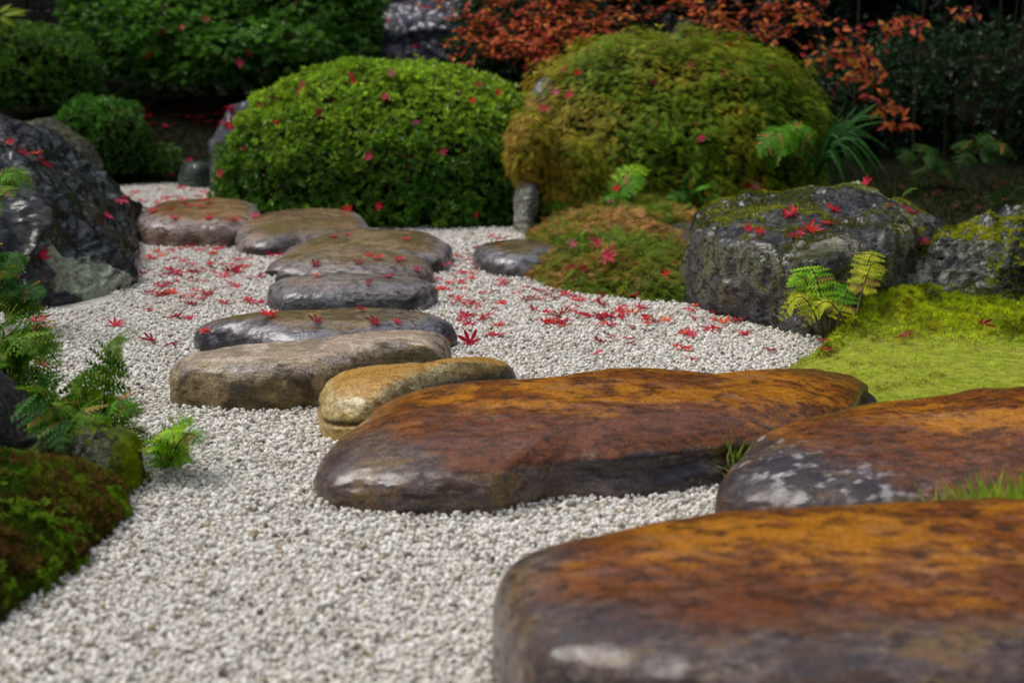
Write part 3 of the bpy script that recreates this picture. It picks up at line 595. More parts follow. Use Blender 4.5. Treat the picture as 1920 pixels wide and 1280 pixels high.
def whorlT(n=5, L=1.0, Wd=0.4, lift=0.75):   # rosette opening along z
    parts = []
    T, F = leafT(1, Wd)
    for k in range(n):
        a = k / n * 2 * math.pi + random.uniform(-.3, .3); e = lift + random.uniform(-.3, .25); s = random.uniform(.75, 1.1) * L
        d = np.array([[math.cos(a) * math.cos(e), math.sin(a) * math.cos(e), math.sin(e)]])
        M = basis(np.array([[-math.cos(a) * math.sin(e), -math.sin(a) * math.sin(e), math.cos(e)]]), x=d)
        parts.append((T @ (M[0].T) * s, F, np.ones((len(T), 3))))
    return join(parts)[:2]
def sprayT(n=5, L=1.0):       # flat feathery spray: side leaflets along a curved axis
    V, F = [], []
    for k in range(n):
        x = (k + .5) / n; w = L * .42 * math.sin(math.pi * min(1, x * .8 + .25)); z = -0.25 * x * x
        for s in (-1, 1):
            b = len(V); V += [(x - .09, 0, z), (x + .04, 0, z - .02), (x + .30, s * w, z - .05 - .1 * abs(w))]; F.append((b, b + 1, b + 2) if s > 0 else (b, b + 2, b + 1))
    b = len(V); V += [(.8, .05, -.17), (.8, -.05, -.17), (1.15, 0, -.32)]; F.append((b, b + 1, b + 2))
    return np.array(V) * L, np.array(F)

def dome_points(n, c, r, seed, lump=0.10, lfreq=2.6, lo=-0.25, depth=0.16, squash=2.4, fine=0.05):
    """points and outward normals on a lumpy dome (centre c, radii r)"""
    g = np.random.default_rng(seed)
    z = g.uniform(lo, 1, n); a = g.uniform(0, 2 * np.pi, n); h = np.sqrt(1 - np.clip(z, -1, 1) ** 2)
    u = np.stack([h * np.cos(a), h * np.sin(a), z], 1)
    k = (np.abs(u) ** squash).sum(1) ** (-1 / squash)
    f = 1 + lump * fbm(u, lfreq, 3, seed) + fine * fbm(u, lfreq * 4, 2, seed + 4)
    dep = g.random(n) ** 1.6 * depth
    p = np.array(c) + u * np.array(r) * (k * f - dep)[:, None]
    nn = u / np.array(r) ; nn /= np.linalg.norm(nn, axis=1, keepdims=True)
    return p, nn, dep / depth, g
def dome_core(name, c, r, seed, lump, lfreq, squash, mat, scale=0.86, parent=None, lo=-0.35, colour=None):
    nu, nv = 48, 26; th = np.linspace(math.pi / 2, math.asin(lo), nv); a = np.arange(nu) / nu * 2 * np.pi
    u = np.stack([np.cos(th)[:, None] * np.cos(a), np.cos(th)[:, None] * np.sin(a), np.sin(th)[:, None] + 0 * a], -1).reshape(-1, 3)
    k = (np.abs(u) ** squash).sum(1) ** (-1 / squash)
    V = u * np.array(r) * (k * (1 + lump * fbm(u, lfreq, 3, seed)) * scale)[:, None]
    i = np.arange(nv - 1)[:, None] * nu; j = np.arange(nu)[None]; j2 = (j + 1) % nu
    F = np.stack([i + j, i + nu + j, i + nu + j2, i + j2], -1).reshape(-1, 4)
    return link(name, mesh_np(name, V, F, mat), parent)
M_TWIGCORE = plain('inner_twigs', (0.018, 0.017, 0.008), 0.95, 70, 0.7, 0.9, 0.02)  # dark hull standing for twigs, added to block light inside the crowns

def shrub(name, label, c, r, n, L, seed, cols, kind='whorl', lump=0.1, lfreq=2.6, lo=-0.25, depth=0.16, squash=2.4, mat=None, group=None, cat='shrub',
          core=0.84, jitter=0.55, gapf=5.0, gap=-0.35, tmpl=None, stems=True, fine=0.05, droop=0.0, up=0.25, toponly=None):
    """leaves are spread through the outer layer of a lumpy dome over a mass of dark twigs"""
    c = np.array(c, float); root = empty(name, tuple(c), label, cat, group)
    p, nn, dep, g = dome_points(n, (0, 0, 0), r, seed, lump, lfreq, lo, depth, squash, fine)
    keep = fbm(p / max(r), gapf, 3, seed + 8) + 0.25 * (1 - dep) > gap
    keep &= (p[:, 2] + c[2] > terrain(p[:, 0] + c[0], p[:, 1] + c[1]) - 0.01)
    p, nn, dep = p[keep], nn[keep], dep[keep]; m = len(p)
    d = nn + g.normal(0, jitter, (m, 3)) + np.array([0, 0, up - droop]); 
    col = cols(p, nn, dep, g)
    out = []
    ts = tmpl or [whorlT(5) for _ in range(5)]
    which = g.integers(0, len(ts), m); size = L * g.uniform(.7, 1.25, m)
    for k, (T, F) in enumerate(ts):
        s = which == k
        if not s.any(): continue
        if kind == 'whorl': M = basis(d[s], spin=g.uniform(0, 6.28, s.sum()))
        else:     # sprays lie along the surface and point outward/down
            x = nn[s] * 1.1 + g.normal(0, .5, (s.sum(), 3)) + np.array([0, 0, -droop]); zz = nn[s] + np.array([0, 0, .7]) + g.normal(0, .35, (s.sum(), 3))
            M = basis(zz, x=x)
        out.append(stamp(T, F, p[s], M * size[s][:, None, None], col[s]))
    V, F, C = join(out)
    fo = link('foliage', mesh_np('foliage', V, F, mat or M_LEAF, {'Col': C}, smooth=False), root); tag(fo, kind='stuff')
    if core: dome_core('inner_twigs', (0, 0, 0), r, seed, lump, lfreq, squash, M_TWIGCORE, core, root, lo=max(lo, -0.95))
    return root

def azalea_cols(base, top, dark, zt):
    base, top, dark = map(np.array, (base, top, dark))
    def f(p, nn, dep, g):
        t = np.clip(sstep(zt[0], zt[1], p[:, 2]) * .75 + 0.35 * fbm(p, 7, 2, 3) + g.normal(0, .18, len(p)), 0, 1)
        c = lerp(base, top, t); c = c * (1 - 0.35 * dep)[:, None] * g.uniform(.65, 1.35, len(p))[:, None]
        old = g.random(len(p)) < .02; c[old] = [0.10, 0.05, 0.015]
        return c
    return f

# rounded azalea in the middle
A1c = (-0.50, 6.90, 0.0); A1r = (0.79, 0.70, 0.635)
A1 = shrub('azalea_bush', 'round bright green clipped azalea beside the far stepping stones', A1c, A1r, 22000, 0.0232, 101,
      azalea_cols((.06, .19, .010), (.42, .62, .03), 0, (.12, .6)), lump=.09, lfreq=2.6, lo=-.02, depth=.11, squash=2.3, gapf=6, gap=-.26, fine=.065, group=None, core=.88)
# azaleas and trained tree behind
g_dark = azalea_cols((.06, .17, .012), (.18, .36, .022), 0, (-.2, .5))
shrub('azalea_bush', 'dark green azalea hanging over the grey lichen boulder at far left', at(40, 135, 8.5), (.42, .4, .24), 5200, .028, 103, g_dark, lump=.2, lo=-.7, depth=.3, gap=-.15, jitter=.7)
shrub('azalea_bush', 'small low azalea with glossy leaves between the grey boulder and the bank', at(190, 262, 7.95), (.23, .25, .20), 3200, .026, 104, azalea_cols((.04, .14, .012), (.10, .28, .02), 0, (-.1, .2)), lump=.2, lo=-.8, depth=.3, gap=-.2, jitter=.6)
shrub('azalea_bush', 'tiny seedling azalea growing at the foot of the bank', at(300, 300, 8.0), (.10, .12, .07), 340, .022, 105, g_dark, lump=.3, lo=-.8, depth=.5, gap=-.3, core=0)
bc = at(420, 62, 9.1)
BA = empty('trained_shrub', tuple(at(430, 200, 9.1)), 'large dark green trained shrub with bare crooked branches under its crown', 'shrub')
bl = np.array(BA.location)
pads = [(350, 70, 9.0, .50, .26), (250, 60, 9.1, .38, .22), (500, 40, 9.2, .55, .30), (620, 60, 9.2, .30, .22), (420, 130, 8.9, .42, .13), (540, 120, 9.0, .35, .12), (300, 120, 8.9, .30, .12), (420, -10, 9.2, .5, .3), (170, 95, 9.0, .22, .12), (610, 5, 9.3, .35, .28), (600, 110, 9.05, .30, .14), (480, 95, 8.8, .4, .16), (230, 20, 9.2, .35, .25), (655, 45, 9.15, .18, .22)]
parts_ = []
gg = np.random.default_rng(106); tw = [whorlT(6, lift=.5) for _ in range(4)]
for k, (px, py, Y, rx, rz) in enumerate(pads):
    pc = at(px, py, Y); n_ = int(6000 * rx)
    p, nn, dep, g = dome_points(n_, pc, (rx, rx * .75, rz), 110 + k, .25, 2.5, -.7, .55, 2.2, .1)
    kp = fbm(p, 9, 3, 12) > -.22; p, nn, dep = p[kp], nn[kp], dep[kp]
    col = g_dark(p - pc, nn, dep, g) * np.array([.95, 1.05, 1]) * 1.15
    M = basis(nn * .4 + [0, 0, .9] + g.normal(0, .4, nn.shape), spin=g.uniform(0, 6.28, len(p)))
    parts_.append(stamp(*tw[k % 4], p - bl, M * (.033 * g.uniform(.7, 1.3, len(p)))[:, None, None], col))
V, F, C = join(parts_); tag(link('foliage', mesh_np('foliage', V, F, M_LEAF, {'Col': C}, smooth=False), BA), kind='stuff')
base = at(455, 215, 9.0) - bl
for k, (px, py, Y, r0) in enumerate([(350, 130, 9.0, .03), (300, 155, 8.95, .016), (420, 120, 9.1, .035), (520, 130, 9.1, .028), (590, 120, 9.1, .02), (480, 60, 9.2, .03), (560, 165, 9.0, .014)]):
    w = wander(base, at(px, py, Y) - bl, 14, .12, k); w[0] = base
    V, F = tube(w, np.linspace(r0 * 1.3, r0 * .4, 14), 8)
    link('branch', mesh_np('branch', V, F, M_BARK), BA)
# leaning root / log beside
V, F = tube(wander(at(262, 205, 8.8), at(320, 165, 8.9), 10, .05, 4), np.linspace(.03, .01, 10), 8)
tag(link('broken_branch', mesh_np('broken_branch', V, F, M_BARK)), 'bare broken branch sticking up from the bank under the trained shrub', 'branch')

# olive and orange feathery mound
def mound_cols(p, nn, dep, g):
    k = fbm(p, 3.0, 3, 55); lft = sstep(.15, -.65, p[:, 0] + .3 * p[:, 2])
    t = np.clip(.16 + .42 * lft + .5 * k + g.normal(0, .16, len(p)), 0, 1)
    c = lerp([.17, .29, .012], [.42, .34, .025], sstep(.1, .55, t)); c = lerp(c, [.50, .27, .07], sstep(.55, .95, t))
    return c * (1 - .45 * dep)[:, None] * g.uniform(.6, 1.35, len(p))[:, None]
SPR = [sprayT(5), sprayT(6), sprayT(4)]
A2c = at(1240, 400, 6.98); A2c[2] = 0.02; A2r = (.71, .62, .735)
A2 = shrub('feathery_mound_shrub', 'olive green mound with orange tips, feathery sprays, right of the azalea', A2c, A2r, 32000, .034, 121, mound_cols, kind='spray', lump=.13, lfreq=2.8, lo=-.02, depth=.13,
      squash=2.6, mat=M_FROND, tmpl=SPR, gap=-.5, fine=.08, droop=-.25, core=.86)

p, nn, dep, g = dome_points(2400, at(998, 275, 6.20) - A2c, (.105, .14, .15), 128, .2, 2.6, -.9, .4, 2.2, .1)
q, n2_, d2_, _ = dome_points(3200, at(1062, 345, 6.24) - A2c, (.155, .15, .19), 129, .2, 2.6, -.6, .4, 2.2, .1); p, nn, dep = np.r_[p, q], np.r_[nn, n2_], np.r_[dep, d2_]
M = basis(nn + np.array([0, 0, .7]) + g.normal(0, .35, p.shape), x=nn * .7 + g.normal(0, .45, p.shape) - [0, 0, .4])
V, F, C = stamp(*SPR[0], p, M * (.036 * g.uniform(.6, 1.2, len(p)))[:, None, None], mound_cols(p, nn, dep, g)); tag(link('hanging_foliage', mesh_np('hanging_foliage', V, F, M_FROND, {'Col': C}, smooth=False), A2), kind='stuff')

# creeping cover in front of it and skirt up to the slab
def scatter(poly, n, seed, keepout=True):
    g = np.random.default_rng(seed); out = []
    lo, hi = poly.min(0), poly.max(0); tot = 0; xs = []; 
    x = g.uniform(lo[0], hi[0], n * 3); y = g.uniform(lo[1], hi[1], n * 3); k = inside(poly, x, y)
    x, y = x[k][:n], y[k][:n]
    if keepout:
        for f in FOOT:
            m = (x > f[:, 0].min()) & (x < f[:, 0].max()) & (y > f[:, 1].min()) & (y < f[:, 1].max())
            if m.any():
                idx = np.where(m)[0]; ins = inside(f, x[idx], y[idx]); kk = np.ones(len(x), bool); kk[idx[ins]] = False; x, y = x[kk], y[kk]
    return x, y, g
x, y, g = scatter(CREEP, 15000, 130)
e = polydist(CREEP, x, y); k1 = fbm(np.stack([x, y, 0 * x], 1), 4, 3, 7)
z = terrain(x, y) + g.uniform(0, .05, len(x)) * sstep(0, .08, e) + .05 * k1.clip(0)
p = np.stack([x, y, z], 1)
t = np.clip(.5 + .8 * k1 + .06 * sstep(P(1200, 560)[1], P(1200, 470)[1], y) + g.normal(0, .24, len(x)) - .15 * sstep(.12, 0, e), 0, 1)
col = lerp([.14, .22, .012], [.32, .21, .03], sstep(.3, .65, t)); col = lerp(col, [.50, .26, .09], sstep(.65, 1, t)); col *= g.uniform(.55, 1.3, len(x))[:, None]
M = basis(np.stack([g.normal(0, .5, len(x)), g.normal(0, .5, len(x)) - .25, np.ones(len(x))], 1), spin=g.uniform(0, 6.28, len(x)))
pr = [stamp(*SPR[k], p[k::3], M[k::3] * (.040 * g.uniform(.6, 1.25, len(p[k::3])))[:, None, None], col[k::3]) for k in range(3)]
V, F, C = join(pr)
tag(link('creeping_ground_cover', mesh_np('creeping_ground_cover', V, F, M_FROND, {'Col': C}, smooth=False)), 'orange and olive creeping ground cover spilling onto the gravel', kind='stuff')

# moss lawn: short blades in clumps
def tuftT(n=5, h=1.0, w=.16, spread=.5):
    V, F = [], []
    for k in range(n):
        a = k / n * 6.28 + random.uniform(-.4, .4); s = random.uniform(.6, 1) * spread; hh = h * random.uniform(.7, 1.1)
        ca, sa = math.cos(a), math.sin(a); b = len(V)
        V += [(-sa * w / 2, ca * w / 2, 0), (sa * w / 2, -ca * w / 2, 0), (ca * s, sa * s, hh)]; F.append((b, b + 1, b + 2))
    return np.array(V), np.array(F)
TUFT = [tuftT(), tuftT(6, .8, .2, .7), tuftT(4, 1.1, .14, .4)]
def moss_on(p, nrm, size, col, g, name, label, parent=None, lean=.35):
    M = basis(nrm + g.normal(0, lean, p.shape), spin=g.uniform(0, 6.28, len(p))); s = size * g.uniform(.6, 1.3, len(p))
    pr = [stamp(*TUFT[k], p[k::3], M[k::3] * s[k::3][:, None, None], col[k::3]) for k in range(3)]
    V, F, C = join(pr)
    o = link(name, mesh_np(name, V, F, M_MOSS, {'Col': C}, smooth=False), parent); return tag(o, label, kind='stuff')
vis = gpoly([(1440, 700), (1545, 640), (1560, 605), (1640, 565), (1780, 545), (1920, 535), (2120, 530), (2250, 900), (2100, 1060), (1800, 960), (1640, 900), (1500, 760)])
x, y, g = scatter(vis, 52000, 140); k = inside(LAWN, x, y); x, y = x[k], y[k]
hm = np.where(inside(HUMP, x, y), sstep(0, .07, polydist(HUMP, x, y)), 0)
bnd = sstep(P(1700, 680)[1], P(1700, 640)[1], y + .06 * fbm(np.stack([x, y, 0 * x], 1), 4, 2, 2)); tall = np.maximum(hm, bnd)
z = terrain(x, y) - .004
k1 = fbm(np.stack([x, y, 0 * x], 1), 9, 3, 17); k2 = fbm(np.stack([x, y, 0 * x], 1), 30, 2, 18)
t = np.clip(.5 + .7 * k1 + .5 * k2 + g.normal(0, .15, len(x)), 0, 1)
c_l = lerp([.30, .44, .025], [.60, .68, .08], t); c_h = lerp([.20, .30, .010], [.50, .56, .02], t); col = c_l * (1 - tall)[:, None] + c_h * tall[:, None]
col *= g.uniform(.75, 1.2, len(x))[:, None]
moss_on(np.stack([x, y, z + .006 * k2 + tall * .018 * (1 + k2)], 1), np.tile([0., 0, 1], (len(x), 1)), .0095 + .006 * tall, col * lerp([1.15, 1.15, 1.15], [.75, .6, .6], sstep(.1, .4, fbm(np.stack([x, y, 0 * x], 1), 16, 3, 91))), g, 'moss_lawn', 'bright yellow green moss lawn rising beside the rusty stones', None, .8)
# dry needles lying in the lawn
x, y, g = scatter(vis, 9000, 141); k = inside(LAWN, x, y); x, y = x[k], y[k]
NT = np.array([[0, -.014, 0], [0, .014, 0], [1, .006, .02], [1, -.006, .02]]), np.array([[0, 3, 2], [0, 2, 1]])
M = basis(np.stack([g.normal(0, .25, len(x)), g.normal(0, .25, len(x)), np.ones(len(x))], 1), spin=g.uniform(0, 6.28, len(x)))
V, F, C = stamp(*NT, np.stack([x, y, terrain(x, y) + .010], 1), M * (.03 * g.uniform(.4, 1.2, len(x)))[:, None, None], lerp([.42, .36, .12], [.5, .30, .14], g.random(len(x))))
tag(link('dry_needles', mesh_np('dry_needles', V, F, M_MOSS, {'Col': C}, smooth=False)), 'pale dry needles strewn over the moss lawn', kind='stuff')

# moss on rocks, sampled from their own faces
def sample_rock(key, n, seed, cond):
    Vv, Nv, F, o = SURF[key]; g = np.random.default_rng(seed)
    a = Vv[F[:, 0]]; ar = np.linalg.norm(np.cross(Vv[F[:, 2]] - a, Vv[F[:, 3]] - Vv[F[:, 1]]), axis=1); ar = np.nan_to_num(ar)
    f = g.choice(len(F), n, p=ar / ar.sum()); w = g.random((n, 2, 1)); q = Vv[F[f]]
    p = (q[:, 0] * (1 - w[:, 0]) + q[:, 1] * w[:, 0]) * (1 - w[:, 1]) + (q[:, 3] * (1 - w[:, 0]) + q[:, 2] * w[:, 0]) * w[:, 1]
    nn = Nv[F[f, 0]]; k = cond(p, nn, g) & (p[:, 2] > 0)
    return p[k], nn[k], g, o
def rock_moss(key, n, seed, size, ca, cb, cond, label, cf=9, tint=None):
    p, nn, g, o = sample_rock(key, n, seed, cond)
    k1 = fbm(p, cf, 3, seed); col = lerp(ca, cb, sstep(-.25, .3, k1 + g.normal(0, .12, len(p)))) * g.uniform(.7, 1.25, len(p))[:, None]
    if tint: col = tint(p, col, g)
    moss_on(p - np.array(o.location), nn, size, col, g, 'moss', None, o)
L_B6 = 'long mossy slab boulder with streaked face and fallen red leaves on top'
L_B7 = 'craggy grey boulder with moss cushions at right edge above the moss lawn'
L_M1 = 'low foreground rock covered in reddish and green moss at left'
L_M2 = 'small rounded rock with pale lichen and yellow moss beside the bright fern'
rock_moss(L_B6, 34000, 150, .010, [.12, .14, .01], [.40, .42, .03], lambda p, nn, g: (nn[:, 2] > .45) & (fbm(p, 7, 4, 33) + .5 * (nn[:, 2] - .8) + .25 * (p[:, 1] - 4.9) > .02), '')
rock_moss(L_B7, 40000, 151, .012, [.10, .14, .01], [.50, .52, .03], lambda p, nn, g: (nn[:, 2] > .25) & (fbm(p, 6, 3, 34) + .4 * (nn[:, 2] - .7) > .0), '')
def red_tint(p, c, g):
    r = sstep(-.1, .25, fbm(p, 8, 3, 77) + .25 * (P(100, 900)[1] - p[:, 1])) * (g.random(len(p)) < .85)
    return lerp(c, [.10, .048, .016], r * .9)
rock_moss(L_M1, 42000, 152, .0135, [.05, .10, .008], [.18, .30, .014], lambda p, nn, g: fbm(p, 5, 3, 35) > -.5, '', tint=red_tint)
rock_moss(L_M2, 20000, 153, .007, [.28, .36, .17], [.26, .32, .05], lambda p, nn, g: fbm(p, 9, 3, 36) > -.3, '', tint=lambda p, c, g: lerp(c, [.30, .38, .01], sstep(P(150, 860)[0] + .10, P(150, 860)[0] + .16, p[:, 0])))
rock_moss('grey lichen covered boulder behind the black one', 6000, 154, .010, [.05, .07, .015], [.10, .12, .02], lambda p, nn, g: (nn[:, 2] > .6) & (fbm(p, 5, 3, 37) > .05), '')
def rosettes(key, n, seed, size, ca, cb, cond):
    p, nn, g, o = sample_rock(key, n, seed, cond); parts_ = []
    for T in (whorlT(9, 1, .35, .5), whorlT(8, 1, .3, .8)):
        k = g.random(len(p)) < .5; M = basis(nn[k] + g.normal(0, .3, p[k].shape), spin=g.uniform(0, 6.28, k.sum()))
        parts_.append(stamp(*T, p[k] + nn[k] * .006 - np.array(o.location), M * (size * g.uniform(.6, 1.4, k.sum()))[:, None, None], lerp(ca, cb, g.random(k.sum()))))
    V, F, C = join(parts_); tag(link('moss_cushions', mesh_np('moss_cushions', V, F, M_MOSS, {'Col': C}, smooth=False), o), kind='stuff')
rosettes(L_M1, 3200, 160, .013, [.10, .22, .012], [.26, .42, .03], lambda p, nn, g: fbm(p, 14, 2, 55) > .05)
rosettes(L_M1, 2600, 161, .013, [.13, .06, .02], [.20, .11, .03], lambda p, nn, g: fbm(p, 10, 2, 56) > -.1)
rosettes(L_M2, 700, 162, .009, [.18, .26, .02], [.34, .40, .05], lambda p, nn, g: fbm(p, 14, 2, 55) > .0)
def lichen(key, n, seed, cond):      # pale leafy lichen
    p, nn, g, o = sample_rock(key, n, seed, cond)
    M = basis(nn + g.normal(0, .45, p.shape), spin=g.uniform(0, 6.28, len(p))); T = whorlT(6, 1, .7, .25)
    V, F, C = stamp(*T, p - np.array(o.location), M * (.009 * g.uniform(.5, 1.3, len(p)))[:, None, None], np.tile([.46, .56, .34], (len(p), 1)) * g.uniform(.6, 1.15, len(p))[:, None])
    tag(link('lichen', mesh_np('lichen', V, F, M_MOSS, {'Col': C}, smooth=False), o), kind='stuff')
q1, q2, q3 = at(1560, 370, 5.1), at(1640, 385, 5.0), at(1500, 385, 5.0)
lichen(L_B6, 30000, 155, lambda p, nn, g: (np.minimum(np.linalg.norm(p[:, :2] - q1[:2], axis=1), np.minimum(np.linalg.norm(p[:, :2] - q2[:2], axis=1) * 1.2, np.linalg.norm(p[:, :2] - q3[:2], axis=1) * 1.8)) + .10 * fbm(p, 14, 3, 38) < .10) & (nn[:, 2] > .4))

# ------------------------------------------------------------------ ferns, grasses
def frond_np(base, tip, width, npin=14, sag=.25, nrm=(0, -.5, 1), colA=(.06, .16, .01), colB=(.12, .26, .02), seed=0, lobes=6, stalk=.22, curl=.0):
    g = np.random.default_rng(seed); base, tip = np.array(base, float), np.array(tip, float)
    Lv = tip - base; L = np.linalg.norm(Lv); t = np.linspace(0, 1, 20)
    up = np.array([0, 0, 1.0])
    spine = base + Lv * t[:, None] + up * (sag * L * np.sin(np.pi * t) * .55)[:, None] - up * (curl * L * t ** 3)[:, None]
    V, F, C = [], [], []
    tv, tf = tube(spine, np.linspace(.0022, .0006, 20), 4)
    colA, colB = np.array(colA), np.array(colB)
    out = [(tv, np.concatenate([tf[:, [0, 1, 2]], tf[:, [0, 2, 3]]]), np.tile(np.array([.10, .08, .03]), (len(tv), 1)))]
    nrm = np.array(nrm, float); nrm /= np.linalg.norm(nrm)
    for k in range(npin):
        s = stalk + (1 - stalk) * (k + .3) / npin
        c = np.array([np.interp(s, t, spine[:, i]) for i in range(3)]); c2 = np.array([np.interp(min(1, s + .03), t, spine[:, i]) for i in range(3)])
        ax = c2 - c + 1e-6; ax /= np.linalg.norm(ax); side = np.cross(nrm, ax); side /= np.linalg.norm(side) + 1e-9; nn = np.cross(ax, side)
        prof = math.sin(math.pi * min(1, .30 + .70 * (k + .5) / npin)) ** .8
        for sg in (-1, 1):
            pl = width * prof * g.uniform(.9, 1.08); d = side * sg * .92 + ax * .38 - up * g.uniform(0, .25); d /= np.linalg.norm(d)
            pw = L * (1 - stalk) / npin * 0.85; wd = np.cross(nn, d)
            col = colA + (colB - colA) * np.clip(g.normal(.5, .35), 0, 1)
            if g.random() < .06: col = np.array([.35, .22, .05])
            for q in range(lobes):
                u0, u1 = q / lobes, (q + 1) / lobes; w0 = pw * (1 - .75 * u0)
                p0, p1 = c + d * pl * u0 - up * .12 * pl * u0 ** 2, c + d * pl * u1 - up * .12 * pl * u1 ** 2
                for s2 in (-1, 1):
                    b = len(V)
                    V += [p0, p1, p0 * .35 + p1 * .65 + wd * s2 * w0 + d * pw * .35]; F.append((b, b + 1, b + 2) if s2 * sg > 0 else (b, b + 2, b + 1)); C += [col * g.uniform(.85, 1.1)] * 3
    out.append((np.array(V), np.array(F), np.array(C)))
    return join(out)
def fern(label, root, specs, group=None, cat='fern', name='fern'):
    o = empty(name, tuple(root), label, cat, group); rt = np.array(root)
    for k, sp_ in enumerate(specs):
        sp_ = dict(sp_); sp_.setdefault('curl', .12 + .1 * (k % 3)); b = np.array(sp_.pop('base', root), float); tp = np.array(sp_.pop('tip'), float)
        V, F, C = frond_np(b - rt, tp - rt, seed=hash(label) % 1000 if False else k + len(label) * 7, **sp_)
        link('frond', mesh_np('frond', V, F, M_FROND, {'Col': C}, smooth=False), o)
    return o
FG = 'ferns growing by the gravel'
YG = dict(colA=(.30, .42, .015), colB=(.66, .62, .04)); GR = dict(colA=(.06, .22, .008), colB=(.15, .38, .02)); DG = dict(colA=(.025, .12, .018), colB=(.07, .20, .03)); MG = dict(colA=(.05, .15, .008), colB=(.18, .32, .014)); BG = dict(colA=(.16, .42, .015), colB=(.38, .62, .03))
# yellow green fern before the slab: stalks rise from the gravel corner
r0 = P(1553, 640, .02)
fern('yellow green fern standing in front of the long mossy slab boulder', r0, [
    dict(tip=at(1478, 505, 4.15), base=P(1545, 632, .02), width=.055, npin=12, **BG, sag=.5), dict(tip=at(1500, 470, 4.25), width=.06, npin=13, **BG, sag=.4),
    dict(tip=at(1570, 480, 4.3), width=.06, npin=12, **BG, sag=.3), dict(tip=at(1650, 448, 4.35), base=P(1600, 618, .05), width=.045, npin=13, **YG, sag=.3), dict(tip=at(1660, 490, 4.3), base=P(1600, 618, .05), width=.04, npin=11, **YG, sag=.5),
    dict(tip=at(1462, 572, 4.1), base=P(1545, 640, .02), width=.05, npin=12, **YG, sag=.9), dict(tip=at(1505, 608, 4.05), base=P(1590, 620, .05), width=.04, npin=11, **YG, sag=1.1), dict(tip=at(1595, 592, 4.1), base=P(1560, 636, .02), width=.035, npin=9, **YG, sag=1.2),
    dict(tip=at(1530, 500, 4.2), base=P(1556, 636, .02), width=.06, npin=13, **GR, sag=.35), dict(tip=at(1475, 545, 4.15), base=P(1550, 636, .02), width=.055, npin=12, **YG, sag=.6), dict(tip=at(1610, 520, 4.25), base=P(1566, 634, .03), width=.045, npin=12, **GR, sag=.4)], FG)
def clump(label, px, py, tips, styles, width=.05, group=FG, Yr=(-.15, .15), npin=12, sag=.35, z=.0, Y0=None):
    b = P(px, py, z) if Y0 is None else at(px, py, Y0); Y = b[1]; g = random.Random(len(label))
    sp_ = []
    tips = list(tips) + [(tx + g.uniform(-22, 22), ty + g.uniform(-5, 30)) for tx, ty in tips[::2]]
    for k, (tx, ty) in enumerate(tips):
        sp_.append(dict(tip=at(tx, ty, Y + g.uniform(*Yr)), width=width * g.uniform(.85, 1.2), npin=max(8, npin - 3), lobes=5, sag=sag * g.uniform(.6, 1.4), nrm=(g.uniform(-.3, .3), -.6, 1), **styles[k % len(styles)]))
    return fern(label, b, sp_, group)
clump('slender dark green fern rising in front of the gravel at left', 190, 850, [(225, 610), (150, 660), (120, 690), (260, 760), (285, 800), (230, 830), (95, 760), (160, 770), (240, 720)], [MG, MG, GR], .05, npin=15, z=.02)
clump('low bushy dark green fern beside the slender one', 120, 845, [(60, 700), (130, 710), (175, 740), (30, 740), (90, 790), (190, 800), (150, 830), (60, 770), (205, 770)], [MG, DG], .055, npin=13, z=.04)
clump('bright lime green fern sprig at the edge of the gravel', 312, 885, [(360, 778), (325, 790), (290, 800), (272, 830), (350, 835), (300, 850), (338, 800), (285, 870)], [BG, BG, GR], .034, npin=9, z=.0)
clump('broad green fern at left edge below the black boulder', 10, 740, [(100, 610), (60, 640), (105, 680), (30, 600), (-20, 620), (80, 730), (10, 590), (110, 640), (60, 590), (-40, 680), (0, 660), (40, 700)], [MG, GR, MG], .07, npin=14, z=.05)
clump('teal green fern at left edge in front of the black boulder', -10, 590, [(45, 462), (80, 520), (75, 560), (30, 540), (-20, 450), (15, 470), (85, 540), (50, 580), (-30, 520), (20, 500)], [DG, DG, MG], .055, npin=14, z=.05)
clump('small green fern growing on the flank of the black boulder', -20, 360, [(60, 330), (40, 350), (20, 330), (30, 315), (0, 390)], [MG, GR], .04, npin=11, Y0=4.2)
clump('green fern drooping from the right side of the olive mound', 1535, 300, [(1418, 262), (1425, 300), (1440, 235), (1500, 232)], [GR], .085, npin=16, Y0=6.35, sag=.5)
clump('light green fern at the foot of the olive mound', 1120, 425, [(1220, 298), (1015, 375), (1030, 400), (1085, 345), (1150, 350), (1190, 335), (1065, 410), (1130, 385), (1040, 370), (1100, 365), (1175, 375), (1205, 350), (1020, 410)], [BG, GR, GR], .060, npin=12, z=.03)
clump('dark green fern behind the mossy slab beside the olive mound', 1310, 395, [(1255, 345), (1250, 375), (1350, 360), (1290, 320), (1340, 385), (1270, 350), (1320, 345), (1365, 375)], [GR, DG], .060, npin=12, z=.06)
for lb, px, py, Y, rr in (('low black green shrub behind the grass clump', 1610, 235, 8.7, (.42, .35, .42)), ('low black green shrub under the hanging red twig', 1745, 215, 8.9, (.5, .4, .5)), ('low black green shrub at the right edge behind the dim ferns', 1895, 225, 8.6, (.5, .4, .5)),
                      ('low black green shrub at the foot of the block wall', 250, 190, 9.9, (.9, .4, .3)), ('low black green shrub behind the round azalea', 640, 200, 9.2, (.5, .35, .35)), ('low black green shrub between the azalea and the olive mound', 1010, 110, 8.6, (.5, .35, .4))):
    shrub('dark_shrub', lb, at(px, py, Y), rr, 3200, .034, int(px), azalea_cols((.010, .034, .010), (.025, .075, .016), 0, (-.3, .4)), lump=.25, lo=-.8, depth=.4, gap=-.15, jitter=.7, group='dark shrubs at the back', core=.7)
